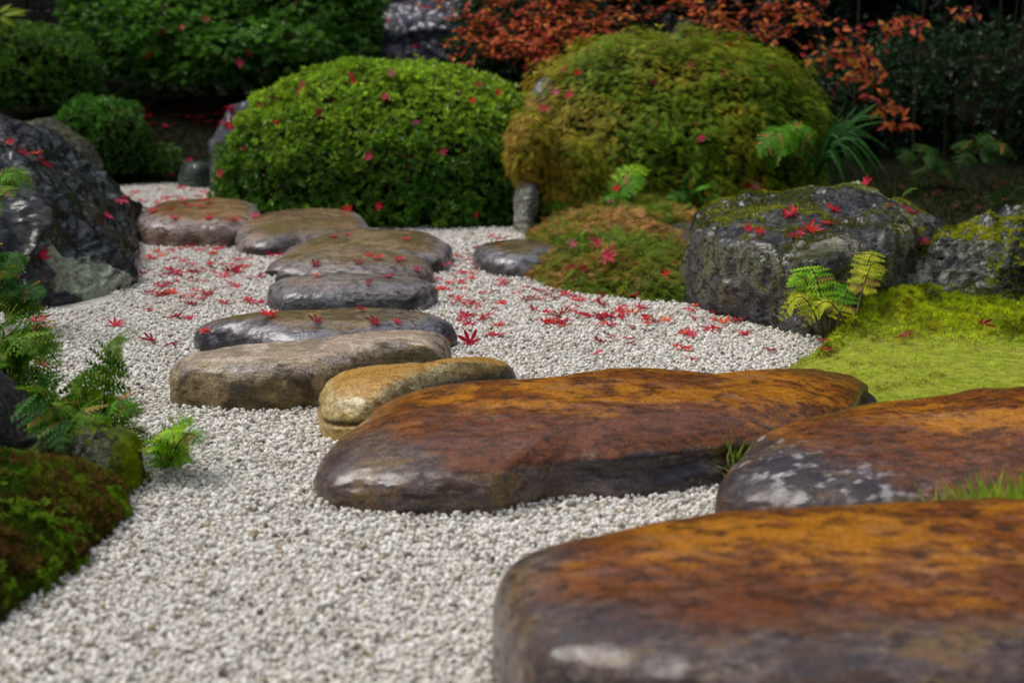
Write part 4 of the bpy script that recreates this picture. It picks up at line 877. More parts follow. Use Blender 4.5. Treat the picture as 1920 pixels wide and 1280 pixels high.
for lb, px, py, tips in (('dim fern in the dark undergrowth, nearest the orange hanging twig', 1720, 300, [(1695, 285), (1745, 270), (1760, 300), (1700, 310)]),
                         ('dim fern in the dark undergrowth near the right edge', 1825, 290, [(1785, 272), (1850, 250), (1875, 290), (1800, 310), (1890, 275)]),
                         ('small pale fern on the dark moss ground behind the boulders', 1745, 330, [(1725, 315), (1765, 318), (1780, 330)])):
    clump(lb, px, py, tips, [dict(colA=(.02, .06, .008), colB=(.04, .11, .012))], .07, 'ferns in the dark undergrowth', npin=11, Y0=7.6)
def grass_clump(label, base, blades, col, w=.006, mat=M_FROND, name='grass_clump'):
    o = empty(name, tuple(base), label, 'grass clump'); g = random.Random(5)
    for tip, sag in blades:
        a, b = np.zeros(3), np.array(tip) - np.array(base); t = np.linspace(0, 1, 10)[:, None]
        sp_ = a + (b - a) * t + np.array([0, 0, 1.0]) * (np.sin(np.pi * t ** .8) * sag)
        tg = np.gradient(sp_, axis=0); sd = np.cross(tg, [0, -.8, .6]); sd /= np.linalg.norm(sd, axis=1, keepdims=True) + 1e-9
        ww = (w * np.sin(np.pi * np.clip(t * .93 + .07, 0, 1)) ** .5)
        V = np.concatenate([sp_ - sd * ww / 2, sp_ + np.array([0, 0, .0012]) - 0 * sd, sp_ + sd * ww / 2]); n = 10
        F = [(i, i + 1, n + i + 1, n + i) for i in range(n - 1)] + [(n + i, n + i + 1, 2 * n + i + 1, 2 * n + i) for i in range(n - 1)]
        link('blade', mesh_np('blade', V, np.array(F), mat, {'Col': np.tile(np.array(col) * g.uniform(.6, 1.3), (len(V), 1))}), o)
    return o
gb = at(1530, 335, 6.45); g_ = random.Random(3)
bl_ = [((at(px, py, 6.45 + g_.uniform(-.25, .25))), s) for px, py, s in [(1655, 235, .1), (1640, 205, .06), (1600, 200, .04), (1650, 300, .15), (1660, 330, .16), (1625, 345, .15), (1600, 350, .14), (1570, 352, .12), (1640, 315, .16), (1560, 345, .10), (1630, 225, .09), (1648, 262, .12), (1580, 340, .13), (1545, 350, .08), (1612, 325, .15), (1665, 280, .14), (1500, 345, .07), (1620, 280, .12), (1635, 340, .17), (1590, 300, .13), (1605, 235, .09), (1575, 215, .05), (1550, 330, .12), (1515, 340, .08), (1645, 345, .2)] for _ in (0, 1)]
bl_ = [(t + np.array([g_.uniform(-.03, .03), 0, g_.uniform(-.02, .03)]), s * g_.uniform(.8, 1.25)) for t, s in bl_]
grass_clump('dark green grass clump arching from the right foot of the olive mound', gb, bl_, (.035, .12, .02), .010)
gb = at(1875, 420, 6.3)
grass_clump('dim grass clump on the dark moss at right edge behind the craggy boulder', gb, [(at(px, py, 6.3), s) for px, py, s in [(1845, 372, .06), (1860, 350, .05), (1880, 330, .04), (1905, 325, .03), (1925, 350, .06), (1850, 395, .06), (1930, 380, .07), (1897, 345, .05), (1868, 362, .07)]], (.03, .08, .015), .008)
gb = at(1690, 372, 5.5)
grass_clump('single pair of light green blades on top of the long mossy slab', gb, [(at(1722, 354, 5.5), .015), (at(1712, 360, 5.5), .01)], (.16, .30, .03), .006)
def sprouts(label, poly, n, h, seed, col, name='grass'):
    x, y, g = scatter(gpoly(poly), n, seed, keepout=False); p = np.stack([x, y, terrain(x, y)], 1)
    T = (np.array([[0, -.03, 0], [0, .03, 0], [.18, .022, .6], [.18, -.022, .6], [.5, 0, 1.0]]), np.array([[0, 1, 2], [0, 2, 3], [3, 2, 4]]))
    M = basis(np.stack([g.normal(0, .35, len(x)), g.normal(0, .35, len(x)) - .1, np.ones(len(x))], 1), spin=g.uniform(0, 6.28, len(x)))
    V, F, C = stamp(*T, p, M * (h * g.uniform(.5, 1.2, len(x)))[:, None, None], lerp(col[0], col[1], g.random(len(x))))
    tag(link(name, mesh_np(name, V, F, M_FROND, {'Col': C}, smooth=False)), label, kind='stuff')
sprouts('bright grass filling the gap between the two right-hand stones', [(1760, 1075), (1850, 1045), (2100, 1040), (2200, 1080), (1950, 1110), (1780, 1095)], 4200, .125, 160, ([.16, .36, .015], [.50, .56, .05]))
sprouts('small grass tuft wedged between the huge rusty stone and the lichen blotched stone', [(1372, 922), (1420, 900), (1440, 880), (1400, 880), (1370, 905)], 200, .10, 161, ([.16, .30, .02], [.38, .42, .08]))
sprouts('tiny green sprouts in the gravel before the huge rusty stone', [(1050, 962), (1260, 944), (1260, 950), (1060, 972)], 10, .025, 162, ([.16, .30, .02], [.2, .34, .04]))
sprouts('fine grass at the gravel edge of the moss lawn', [(1450, 700), (1545, 655), (1560, 662), (1480, 702)], 260, .02, 163, ([.2, .25, .02], [.3, .34, .05]))

# ------------------------------------------------------------------ red-leaved shrub and its hanging twig
def red_cols(n, g, o=.5):
    t = np.clip(g.normal(o, .35, n), 0, 1); c = lerp([.52, .05, .035], [.74, .20, .03], t); c = lerp(c, [.72, .30, .03], sstep(.85, 1.0, t))
    return c * g.uniform(.55, 1.2, n)[:, None]
RS = empty('red_leaved_shrub', tuple(at(1300, 130, 8.2) * np.array([1, 1, 0]) + [0, 0, .15]), 'orange red leaved shrub arching over the olive mound', 'shrub')
rl = np.array(RS.location)
L6 = leaf6(1, .5)
tips = []; g = np.random.default_rng(170); bparts = []
spec = [(860, 20, 7.9), (850, 60, 7.8), (880, 95, 7.75), (940, 80, 7.7), (980, 112, 7.7), (1040, 60, 7.7), (1090, 50, 7.8), (1000, 30, 7.9), (940, 40, 7.9), (1110, 15, 8.1), (1180, -10, 8.2), (1060, -20, 8.0), (1262, 0, 8.1),
        (1330, 20, 8.0), (1310, 50, 7.9), (1380, 40, 7.9), (1430, 20, 8.0), (1450, 55, 7.9), (1500, 50, 7.8), (1480, 5, 8.0), (1540, 20, 8.0), (1360, -20, 8.2), (1240, -25, 8.3), (1390, 62, 7.9), (1150, -30, 8.3), (950, -20, 8.1), (1530, -15, 8.2), (900, 108, 7.7), (960, 95, 7.7), (1020, 85, 7.7), (1070, 75, 7.75), (1290, 5, 8.1), (1430, 70, 7.8), (1010, 5, 8), (880, -10, 8)]
allp, alld = [], []
for k, (px, py, Y) in enumerate(spec):
    tp = at(px, py, Y) - rl; w = wander([g.normal(0, .05), g.normal(0, .05), 0], tp, 16, .16, 200 + k)
    w[:, 2] += np.sin(np.linspace(0, 1, 16) * np.pi) * .18
    bparts.append(tube(w, np.linspace(.014, .003, 16), 5))
    for i in range(11 if px < 1130 else 5):        # side twigs with leaves
        s = w[15 - i // 3]; e = s + g.normal(0, 1, 3) * [.13, .10, .045]
        for q in range(9):
            t = (q + 1) / 9; allp.append(s + (e - s) * t); alld.append((e - s) / .15 + g.normal(0, .7, 3))
        bparts.append(tube(np.linspace(s, e, 4), [.003, .002, .002, .001], 4))
allp, alld = np.array(allp), np.array(alld); n_ = len(allp)
M = basis(np.array([0, -.35, 1]) + g.normal(0, .45, (n_, 3)), x=alld)
V, F, C = stamp(*L6, allp, M * (.037 * g.uniform(.6, 1.2, n_))[:, None, None], red_cols(n_, g))
tag(link('foliage', mesh_np('foliage', V, F, M_MAPLE, {'Col': C}, smooth=False), RS), kind='stuff')
V, F, _ = join([(v, f, np.ones((len(v), 3))) for v, f in bparts]); tag(link('branches', mesh_np('branches', V, F, M_BARK), RS), kind='stuff')
leaf_me = {}
def leaf_variant(k):
    if k not in leaf_me:
        gg = np.random.default_rng(400 + k); T, F = leaf6(1, .46 + .08 * gg.random(), .12, -.25 * gg.random()); c = red_cols(1, gg, .45)
        leaf_me[k] = mesh_np('leaf', T, F, M_MAPLE, {'Col': np.repeat(c * .75, len(T), 0)}, smooth=False)
    return leaf_me[k]
def leafy_twig(pxs, Y, nleaf, spread, size, seed, r=.005):
    gg = np.random.default_rng(seed); pts = np.array([at(a, b, Y + .05 * i) for i, (a, b) in enumerate(pxs)]) - rl
    V, F = tube(pts, np.linspace(r, .0015, len(pts)), 5); tw_ = link('twig', mesh_np('twig', V, F, M_BARK), RS)
    cum = np.linspace(0, len(pts) - 1, nleaf)
    for q in cum:
        i = min(int(q), len(pts) - 2); c = pts[i] + (pts[i + 1] - pts[i]) * (q - i)
        off = gg.normal(0, 1, 3) * spread; p = c + off; d = off / (np.linalg.norm(off) + 1e-6) + gg.normal(0, .3, 3) + np.array([0, 0, -.3])
        Mx = basis((np.array([gg.normal(0, .4), -.9, .7]) + gg.normal(0, .35, 3))[None], x=d[None])[0] * size * gg.uniform(.75, 1.2)
        o = link('leaf', leaf_variant(int(gg.integers(0, 12))), RS); m4 = Matrix([list(Mx[0]) + [p[0]], list(Mx[1]) + [p[1]], list(Mx[2]) + [p[2]], [0, 0, 0, 1]]); o.matrix_local = m4
HT = [([(1540, 90), (1575, 105), (1610, 95), (1650, 85)], 26, .03), ([(1560, 110), (1590, 125), (1620, 135), (1655, 140)], 24, .035), ([(1620, 100), (1630, 120), (1625, 140), (1600, 145)], 16, .02), ([(1640, 155), (1640, 175), (1650, 195), (1660, 215), (1668, 240)], 20, .022),
      ([(1650, 205), (1670, 218), (1690, 225), (1700, 230)], 14, .018), ([(1640, 50), (1670, 45), (1700, 48), (1730, 42)], 18, .02), ([(1780, 30), (1810, 25), (1835, 18)], 8, .012), ([(1500, 30), (1540, 50), (1530, 90), (1520, 130)], 14, .03), ([(1660, 60), (1700, 55), (1735, 50)], 8, .018), ([(1575, 60), (1590, 70), (1600, 62)], 8, .014)]
for k, (pxs, nl, s) in enumerate(HT): leafy_twig(pxs, 7.35, int(nl * 1.45), s, .046, 500 + k)
V, F = tube(np.array([at(x_, y_, 7.4) - rl for x_, y_ in [(1490, -20), (1560, 40), (1640, 70), (1640, 150), (1690, 228)]]), np.linspace(.006, .002, 5), 5); link('twig', mesh_np('twig', V, F, M_BARK), RS)
V, F = tube(np.array([at(x_, y_, 7.4) - rl for x_, y_ in [(1560, 90), (1640, 62), (1740, 42), (1840, 15)]]), np.linspace(.004, .0015, 4), 5); link('twig', mesh_np('twig', V, F, M_BARK), RS)

# yellow green leaves at the top left corner
YB = empty('bright_leaved_sapling', tuple(at(-60, 60, 7.0)), 'sapling with long yellow green leaves poking in at the top left corner', 'sapling'); yl = np.array(YB.location)
T, F = leaf6(1, .36, .15, -.3); yme = [mesh_np('leaf', T, F, M_FROND, {'Col': np.tile(c, (len(T), 1))}, smooth=False) for c in ([.30, .42, .03], [.42, .45, .06], [.22, .36, .03])]
for k, (a, b, c_, d_) in enumerate([(2, 28, 38, 8), (6, 26, 46, 22), (0, 30, -8, 55), (2, 30, 30, 50), (-4, 28, -30, 5), (0, 30, 12, 55), (-2, 25, 2, 0)]):
    p, q = at(a, b, 7.0) - yl, at(c_, d_, 6.97 + .03 * (k % 3)) - yl; Ln = np.linalg.norm(q - p)
    Mx = basis(np.array([[.2 * (k % 3 - 1), -.9, .5]]), x=(q - p)[None])[0] * Ln; o = link('leaf', yme[k % 3], YB)
    o.matrix_local = Matrix([list(Mx[0]) + [p[0]], list(Mx[1]) + [p[1]], list(Mx[2]) + [p[2]], [0, 0, 0, 1]])
V, F = tube([at(-120, 330, 7.0) - yl, at(-60, 150, 7.0) - yl, at(0, 28, 7.0) - yl], [.008, .006, .003], 6); link('stem', mesh_np('stem', V, F, M_BARK), YB)

# ------------------------------------------------------------------ wall and trees behind
WL = empty('garden_wall', (-2.6, 10.9, 0), 'dark weathered block wall behind the shrubs at the top left', 'wall')
def block_mesh(w, h, d, sd):
    b = .008; X = [-w / 2, -w / 2 + b, w / 2 - b, w / 2]; Z = [0, b, h - b, h]; V = []; F = []
    rg = random.Random(sd)
    V = [(-w / 2, 0.01, 0), (w / 2, 0.01, 0), (w / 2, 0.01, h), (-w / 2, 0.01, h), (-w / 2 + b, 0 - rg.uniform(0, .01), b), (w / 2 - b, 0 - rg.uniform(0, .01), b), (w / 2 - b, -rg.uniform(0, .01), h - b), (-w / 2 + b, -rg.uniform(0, .01), h - b), (-w / 2, d, 0), (w / 2, d, 0), (w / 2, d, h), (-w / 2, d, h)]
    F = [(4, 5, 6, 7), (0, 1, 5, 4), (1, 2, 6, 5), (2, 3, 7, 6), (3, 0, 4, 7), (1, 0, 8, 9), (2, 1, 9, 10), (3, 2, 10, 11), (0, 3, 11, 8), (9, 8, 11, 10)]
    return mesh_np('block', np.array(V), np.array(F), M_WALL, smooth=False)
bms = [block_mesh(.66, .27, .3, k) for k in range(4)]
for row in range(8):
    for k in range(9):
        o = link('block', bms[(row * 3 + k) % 4], WL, (-2.7 + k * .668 + (row % 2) * .33, 0, .0 + row * .278))
V, F = tube([(0, 0, 0), (0, 0, 0.1)], [1, 1], 4)
def slab(name, x0, x1, y0, y1, z0, z1, mat, parent):
    V = np.array([(x, y, z) for x in (x0, x1) for y in (y0, y1) for z in (z0, z1)]); F = np.array([(0, 1, 3, 2), (4, 6, 7, 5), (0, 4, 5, 1), (2, 3, 7, 6), (0, 2, 6, 4), (1, 5, 7, 3)])
    return link(name, mesh_np(name, V, F, mat, smooth=False), parent)
slab('coping', -3.1, 3.05, -.04, .34, 2.23, 2.33, M_WALL, WL)

def evergreen(label, base, h, cr, n, seed, trunk_r=.07, mat=M_LEAF, colr=((.010, .030, .010), (.022, .055, .016)), zlo=.02, L=.06, name='evergreen_tree', cat='tree', bark=M_BARK, squ=2.2, nst=3, core=.8):
    o = empty(name, tuple(base), label, cat, 'trees and tall shrubs behind the garden'); g = np.random.default_rng(seed)
    c = np.array([0, 0, h * (zlo + (1 - zlo) / 2)]); rr = np.array([cr, cr * .8, h * (1 - zlo) / 2 * 1.05])
    p, nn, dep, g = dome_points(n, c, rr, seed, .3, 2.4, -.95, .45, squ, .12)
    kp = fbm(p, 2.2, 3, seed) > -.3; p, nn, dep = p[kp], nn[kp], dep[kp]; kp = p[:, 2] > .05; p, nn = p[kp], nn[kp]
    T = whorlT(5, 1, .42, .4); M = basis(nn + g.normal(0, .7, p.shape) + [0, 0, .3], spin=g.uniform(0, 6.28, len(p)))
    V, F, C = stamp(*T, p, M * (L * g.uniform(.7, 1.4, len(p)))[:, None, None], lerp(colr[0], colr[1], g.random(len(p))))
    tag(link('crown', mesh_np('crown', V, F, mat, {'Col': C}, smooth=False), o), kind='stuff')
    if core:
        k_ = dome_core('inner_twigs', (0, 0, 0), rr, seed, .3, 2.4, squ, M_TWIGCORE, core * .8, o, lo=-.95); k_.location = c
    for k in range(nst):
        a = np.array([g.normal(0, .05), g.normal(0, .05), -.1]); b = c + g.normal(0, 1, 3) * [cr * .45, cr * .3, .2]
        V, F = tube(wander(a, b, 12, .18, seed + k), np.linspace(trunk_r, trunk_r * .35, 12), 8); link('trunk', mesh_np('trunk', V, F, bark), o)
    return o
evergreen('dark evergreen tree behind the hanging red twig', (2.1, 10.2, .15), 3.6, 1.15, 6500, 601, colr=((.008, .026, .010), (.018, .05, .016)))
evergreen('dark evergreen tree filling the top right corner', (3.3, 9.6, .15), 3.6, 1.25, 7000, 602, colr=((.008, .030, .011), (.016, .055, .018)))
evergreen('dark evergreen tree beyond the right edge of the garden', (4.7, 8.6, .1), 3.6, 1.3, 3500, 603)
evergreen('dark evergreen tree behind the orange red shrub', (.75, 10.6, .2), 3.8, 1.2, 5000, 604)
evergreen('dark evergreen tree behind the blue purple boulder', (-.55, 11.5, .3), 4.0, 1.2, 3500, 605)
evergreen('dark evergreen tree behind the trained shrub', (-1.8, 12.4, .3), 4.4, 1.3, 3000, 606)
evergreen('dark evergreen tree behind the block wall', (-4.0, 12.2, .3), 4.4, 1.5, 3000, 607)
evergreen('dark evergreen tree beyond the left edge of the garden', (-4.9, 9.3, .3), 3.8, 1.3, 2500, 608)
for k, (x_, y_, h_) in enumerate([(-6.5, 13.5, 7.5), (-2.9, 14.2, 8), (-.3, 14.4, 8), (2.3, 13.6, 7.5), (4.9, 12.6, 7.5), (6.6, 10.5, 6.5)]):
    evergreen(['broad dark tree far back at the extreme left', 'broad dark tree far back behind the block wall', 'broad dark tree far back in the centre', 'broad dark tree far back right of centre', 'broad dark tree far back at right', 'broad dark tree at the far right corner'][k], (x_, y_, .2), h_, 1.9, 3200, 640 + k, L=.13)
for k, (x_, y_, h_) in enumerate([(-5.2, 5.6, 4.2), (-5.4, 2.2, 4.4), (5.4, 5.4, 4.2), (5.6, 2.0, 4.4), (-3.6, -3.2, 4.4), (0, -4.6, 4.6), (3.6, -3.2, 4.4)]):  # unseen enclosing trees, added to block sky light near the horizon
    evergreen(['dark tree closing the garden at left beside the black boulder', 'dark tree closing the garden at left near the viewpoint', 'dark tree closing the garden at right beyond the craggy boulder', 'dark tree closing the garden at right near the viewpoint', 'dark tree behind the viewpoint at left', 'dark tree directly behind the viewpoint', 'dark tree behind the viewpoint at right'][k], (x_, y_, .05), h_, 1.7, 1500, 660 + k, L=.13)
# grey trunks at the top, right of the trained shrub
for lb, px, r0, sd in (('grey lichened tree trunk at the top between trained shrub and purple boulder', 648, .10, 3), ('thinner grey tree trunk just left of the purple boulder', 690, .07, 4)):
    b = at(px, 150, 9.9); b[2] = .25; o = empty('tree_trunk', tuple(b), lb, 'tree trunk')
    V, F = tube(wander([0, 0, -.1], [.1, .1, 3.2], 24, .12, sd), r0 * (1 + .12 * np.sin(np.arange(24) * 1.7)), 14); V += .012 * np.stack([fbm(V, 7, 3, 5), fbm(V, 7, 3, 6), 0 * V[:, 0]], 1)
    link('trunk', mesh_np('trunk', V, F, M_GREYBARK), o); 
    for k in range(3):
        V, F = tube(wander([.08, .08, 2.2 + .3 * k], [.7 * (k - 1), .4, 3.6], 10, .1, sd + k), np.linspace(.04, .012, 10), 6); link('limb', mesh_np('limb', V, F, M_GREYBARK), o)
# thin bare stems in the dark at right
for k, (px, r0) in enumerate([(1868, .006), (1880, .005), (1893, .006), (1905, .005), (1828, .005), (1545, .006), (1770, .004), (1915, .005), (1600, .009), (1715, .007)]):
    b = at(px, 285, 8.3); b[2] = .05
    V, F = tube(wander([0, 0, 0], [random.uniform(-.15, .15), .1, 1.6], 14, .05, k), np.linspace(r0, r0 * .5, 14), 6)
    o = link('bare_stem', mesh_np('bare_stem', V, F, M_BARK), loc=b)
    lb = ['thin bare stem, leftmost of the close cluster at right edge', 'thin bare stem, second of the close cluster at right edge', 'thin bare stem in the middle of the cluster at right edge', 'thin bare stem, fourth of the cluster at right edge', 'lone thin bare stem left of the cluster at right edge', 'bare stem right behind the olive mound', 'thin bare stem right of the hanging red twig', 'thin bare stem nearest the right edge of the photo', 'thicker bare stem behind the orange red hanging leaves', 'bare stem just behind the tip of the hanging red twig'][k]
    tag(o, lb, 'stem', 'bare stems in the dark undergrowth')

# low dark undergrowth on the shaded ground
def litter_np(n, seed, box, size, cols):
    g = np.random.default_rng(seed); x = g.uniform(box[0], box[1], n); y = g.uniform(box[2], box[3], n); T = tuftT(5, 1, .25, .8)
    M = basis(np.stack([g.normal(0, .4, n), g.normal(0, .4, n), np.ones(n)], 1), spin=g.uniform(0, 6.28, n))
    return stamp(*T, np.stack([x, y, terrain(x, y)], 1), M * (size * g.uniform(.5, 1.4, n))[:, None, None], lerp(cols[0], cols[1], g.random(n)))
V1 = litter_np(16000, 700, (1.2, 4.2, 5.6, 9.0), .016, ([.014, .022, .005], [.03, .045, .008])); V2 = litter_np(12000, 701, (-3.2, -.9, 7.75, 9.4), .016, ([.018, .026, .006], [.04, .055, .010]))  # dark moss; canopy shade is also put into the right-hand colours
V3 = litter_np(5000, 702, (-3.4, -1.55, 3.4, 7.7), .018, ([.03, .04, .01], [.06, .07, .015]))
k = ~inside(GRAVEL, V3[0][:, 0], V3[0][:, 1])
V, F, C = join([V1, V2]); tag(link('dark_moss', mesh_np('dark_moss', V, F, M_MOSS, {'Col': C}, smooth=False)), 'dark moss and low weeds on the shaded ground at the back', kind='stuff')

# ------------------------------------------------------------------ fallen maple leaves
def maple_mesh(seed, col):
    g = np.random.default_rng(seed); V = [(0, 0, 0)]; F = []
    angs = [-128, -84, -42, 0, 42, 84, 128]; Ls = [.42, .74, .95, 1.05, .95, .74, .42]
    curl = g.uniform(-.15, .45) if seed % 10 < 3 else g.uniform(.4, .8); cup = g.uniform(0, .5); fold = g.uniform(.1, .5)
    prev = None; ring = []
    def z(x, y): r = math.hypot(x, y); return curl * r * r * .5 + fold * abs(y) * .5 * (1 if seed % 2 else .3) + .05 * math.sin(5 * x + seed)
    for a, l in zip(angs, Ls):
        a = math.radians(a + g.uniform(-6, 6)); l *= g.uniform(.85, 1.1); tb = g.uniform(-.35, .5)
        def q(r, da, dz=0): x, y = r * math.cos(a + da), r * math.sin(a + da); return (x, y, z(x, y) + dz)
        ids = []
        for (r, da, dz) in ((.22, -.36, 0), (.52 * l, -.25, 0), (.8 * l, -.12, tb * .10), (l, 0, tb * .25), (.8 * l, .12, tb * .10), (.52 * l, .25, 0), (.22, .36, 0), (.5 * l, 0, -.05)):
            ids.append(len(V)); V.append(q(r, da, dz))
        n1, a1, b1, t, b2, a2, n2, m = ids
        F += [(0, n1, m), (n1, a1, m), (a1, b1, m), (b1, t, m), (t, b2, m), (b2, a2, m), (a2, n2, m), (n2, 0, m)]
        if prev is not None: F.append((0, prev, n1))
        prev = n2
    s0 = len(V); ex = g.uniform(.5, 1.0)
    V += [(0, .018, 0), (0, -.018, 0), (-ex * .5, .012, .05), (-ex * .5, -.012, .05), (-ex, .014, g.uniform(-.05, .2)), (-ex, -.014, .05)]
    F += [(s0, s0 + 2, s0 + 3), (s0, s0 + 3, s0 + 1), (s0 + 2, s0 + 4, s0 + 5), (s0 + 2, s0 + 5, s0 + 3)]
    V = np.array(V); c = np.tile(np.array(col), (len(V), 1)); r = np.hypot(V[:, 0], V[:, 1]); c = c * (1 + .25 * np.sin(r * 9 + seed))[:, None]
    return mesh_np('maple_leaf', V, np.array(F), M_MAPLE, {'Col': c}, smooth=False)
HUES = {'crimson': (.56, .010, .045), 'scarlet': (.66, .02, .018), 'dark red': (.30, .008, .022), 'pinkish red': (.60, .04, .10), 'orange red': (.76, .10, .015), 'pink': (.68, .16, .22), 'brownish red': (.26, .045, .025)}
LM = {h: [maple_mesh(800 + 10 * i + k, c) for k in range(5)] for i, (h, c) in enumerate(HUES.items())}
bpy.context.view_layer.update()
DG_ = bpy.context.evaluated_depsgraph_get()
def hit(px, py):
    d = Vector(ray(px, py)).normalized(); ok, loc, nrm, _, ob, _ = SC.ray_cast(DG_, Vector((0, 0, CAM_H)), d)
    if not ok: return np.array(P(px, py)), np.array([0, 0, 1.0]), None
    if nrm.dot(d) > 0: nrm = -nrm
    return np.array(loc), np.array(nrm), ob
LR = random.Random(99); seen = {}
def zone(px, py):
    spots = {'black boulder': (230, 480), 'lilac stone': (370, 430), 'azalea stone': (560, 440), 'wide brown stone': (690, 480), 'speckled stone': (660, 555), 'olive topped stone': (610, 620), 'tan stone': (580, 700),
             'slate stone': (940, 480), 'creeping cover': (1130, 530), 'mossy slab': (1430, 560), 'yellow fern': (1540, 590), 'huge rusty stone': (1200, 720), 'far gravel': (330, 345), 'slender fern': (200, 660)}
    return [k for _, k in sorted((math.hypot(px - a, (py - b) * 2), k) for k, (a, b) in spots.items())]
def drop(px, py, size=.05, hue=None, on='gravel', tilt=None, spin=None):
    g = LR; hue = hue or g.choices(list(HUES), [6, 4, 3, 2, 1, 0, 1])[0]
    p, n, ob = hit(px, py)
    if on == 'gravel': n = np.array([g.gauss(0, .12), g.gauss(-.02, .12), 1.0]); p = p + [0, 0, .010]
    elif on == 'bush': n = n * .25 + np.array([g.gauss(0, .3), -.75, .6]); p = p + np.array([0, -.012, .006])
    else: n = n * .8 + np.array([g.gauss(0, .1), g.gauss(-.05, .1), .3]); p = p + n / np.linalg.norm(n) * .006
    if tilt is not None: n = np.array(tilt, float)
    M = basis(np.array([n]), spin=np.array([g.uniform(0, 6.28) if spin is None else spin]))[0] * size * g.uniform(.52, .78)
    o = link('maple_leaf', LM[hue][g.randrange(5)]); o.matrix_world = Matrix([list(M[0]) + [p[0]], list(M[1]) + [p[1]], list(M[2]) + [p[2]], [0, 0, 0, 1]])
    return o, hue, p
def add_leaves(pts, on, where, big=.07, small=.048, hues=None, grp=None):
    for e in pts:
        px, py = e[0], e[1]; b = len(e) > 2 and e[2]; h = LR.choice(hues) if hues else None
        o, hue, p = drop(px, py, big if b else small, h, on)
        w = where(px, py) if callable(where) else where
        sz = 'large ' if b else ('' if LR.random() < 2 else 'small ')
        tag(o, f'{sz}{hue} maple leaf {w}', 'leaf', grp)
LG = [(280, 489), (296, 477), (326, 474), (375, 474), (349, 468), (302, 485), (346, 495), (393, 499), (450, 492), (437, 499), (416, 470), (322, 509, 1), (331, 516, 1), (339, 521), (312, 519), (299, 521), (373, 516), (401, 508), (430, 513, 1), (422, 524, 1), (440, 512), (484, 524), (336, 531), (366, 532), (437, 536), (296, 537), (317, 537), (279, 553), (289, 554), (307, 558), (326, 554), (349, 559), (393, 559), (354, 573, 1), (364, 576), (420, 574), (470, 569, 1), (490, 573, 1), (506, 597), (275, 586), (324, 600, 1), (359, 603), (217, 615, 1), (77, 601, 1), (65, 611), (287, 645), (327, 648), (380, 625), (264, 517), (514, 480, 1)]
RG = [(855, 485), (882, 492), (878, 482), (887, 470), (831, 502), (850, 504), (942, 452, 1), (919, 448), (852, 519), (868, 514), (882, 517), (890, 527), (862, 534), (936, 531, 1), (947, 535), (828, 548), (971, 554), (900, 554), (1016, 550), (1035, 550), (912, 568), (983, 567), (1009, 565), (1038, 564), (1132, 560), (1184, 560), (939, 574, 1), (1095, 568, 1), (862, 569), (872, 574), (885, 571), (845, 576), (858, 564), (1130, 578), (1164, 581), (1157, 588), (1021, 590, 1), (1003, 586), (1188, 591, 1), (1199, 583), (872, 598, 1), (882, 596), (905, 601, 1), (865, 608), (875, 613), (1090, 595), (1110, 598, 1), (1124, 603, 1), (1137, 600), (1152, 600), (1211, 605), (1243, 608), (1023, 608), (1038, 611), (1058, 608, 1), (1140, 614, 1), (1124, 613), (931, 616, 1), (917, 633), (932, 635, 1), (1127, 648), (1144, 638), (1177, 640), (1181, 650), (1114, 669), (1277, 632), (1268, 658),
      (1300, 588, 1), (1309, 576), (1346, 593, 1), (1374, 608, 1), (1387, 606), (1330, 621, 1), (1344, 621), (1288, 628), (1297, 636), (1401, 633), (1288, 657), (1446, 662), (1292, 679), (1549, 645), (1554, 663)]
FGR = [(338, 355), (356, 359), (383, 364), (292, 386), (317, 395), (354, 389), (380, 391), (338, 373), (259, 365), (284, 401), (393, 381), (326, 372), (240, 372), (300, 360), (372, 374), (345, 381), (268, 380), (225, 380), (310, 378), (398, 368)]
gw = lambda s: (lambda px, py: f'on gravel between {zone(px, py)[0]} and {zone(px, py)[1]}')
GL = 'fallen maple leaves on the gravel'
add_leaves(LG, 'gravel', gw('left of the stones'), .066, .052, None, GL)
add_leaves(RG, 'gravel', gw('right of the stones'), .062, .046, None, GL)
add_leaves(FGR, 'gravel', lambda px, py: 'on far gravel by ' + ('the round azalea' if px > 345 else 'the bank' if py < 376 else 'the small far stepping stone'), .07, .062, ['crimson', 'scarlet', 'pinkish red'], 'fallen maple leaves on the far gravel patch')
add_leaves([(393, 411), (435, 413, 1), (480, 410), (331, 411)], 'stone', 'lying on the flat pinkish brown stepping stone', .06, .05, ['pinkish red', 'crimson'], 'leaves on the flat pinkish brown stone')
add_leaves([(759, 450), (704, 485, 1), (746, 487), (674, 495), (687, 480), (648, 442), (628, 445), (591, 499), (591, 518), (778, 506), (729, 521), (687, 534), (680, 584), (705, 605, 1), (741, 606), (598, 606)], 'stone',
           lambda px, py: 'lying on ' + zone(px, py)[0], .055, .042, None, 'leaves on the mid stepping stones')
add_leaves([(1485, 403, 1), (1562, 396, 1), (1557, 422), (1485, 445, 1), (1498, 437), (1515, 433, 1), (1428, 437), (1406, 433), (1737, 453, 1), (1624, 346), (1710, 400, 1)], 'stone',
           lambda px, py: 'lying on the long mossy slab' + (' at its left end' if px < 1450 else ' near its crest' if py < 410 and px < 1650 else ' in the middle cluster' if px < 1600 else ' at its right end'), .062, .045, ['crimson', 'scarlet', 'pinkish red'], 'leaves on the long mossy slab')
add_leaves([(82, 307, 1), (62, 290, 1), (15, 272), (77, 479), (203, 406), (40, 290)], 'stone', 'caught on the wet black boulder', .095, .045, ['pinkish red', 'crimson', 'orange red'], 'leaves on the black boulder')
add_leaves([(1688, 635, 1), (1838, 610)], 'stone', 'lying on the moss lawn', .055, .05, ['dark red'], 'leaves on the moss lawn')
dr = np.random.default_rng(31)
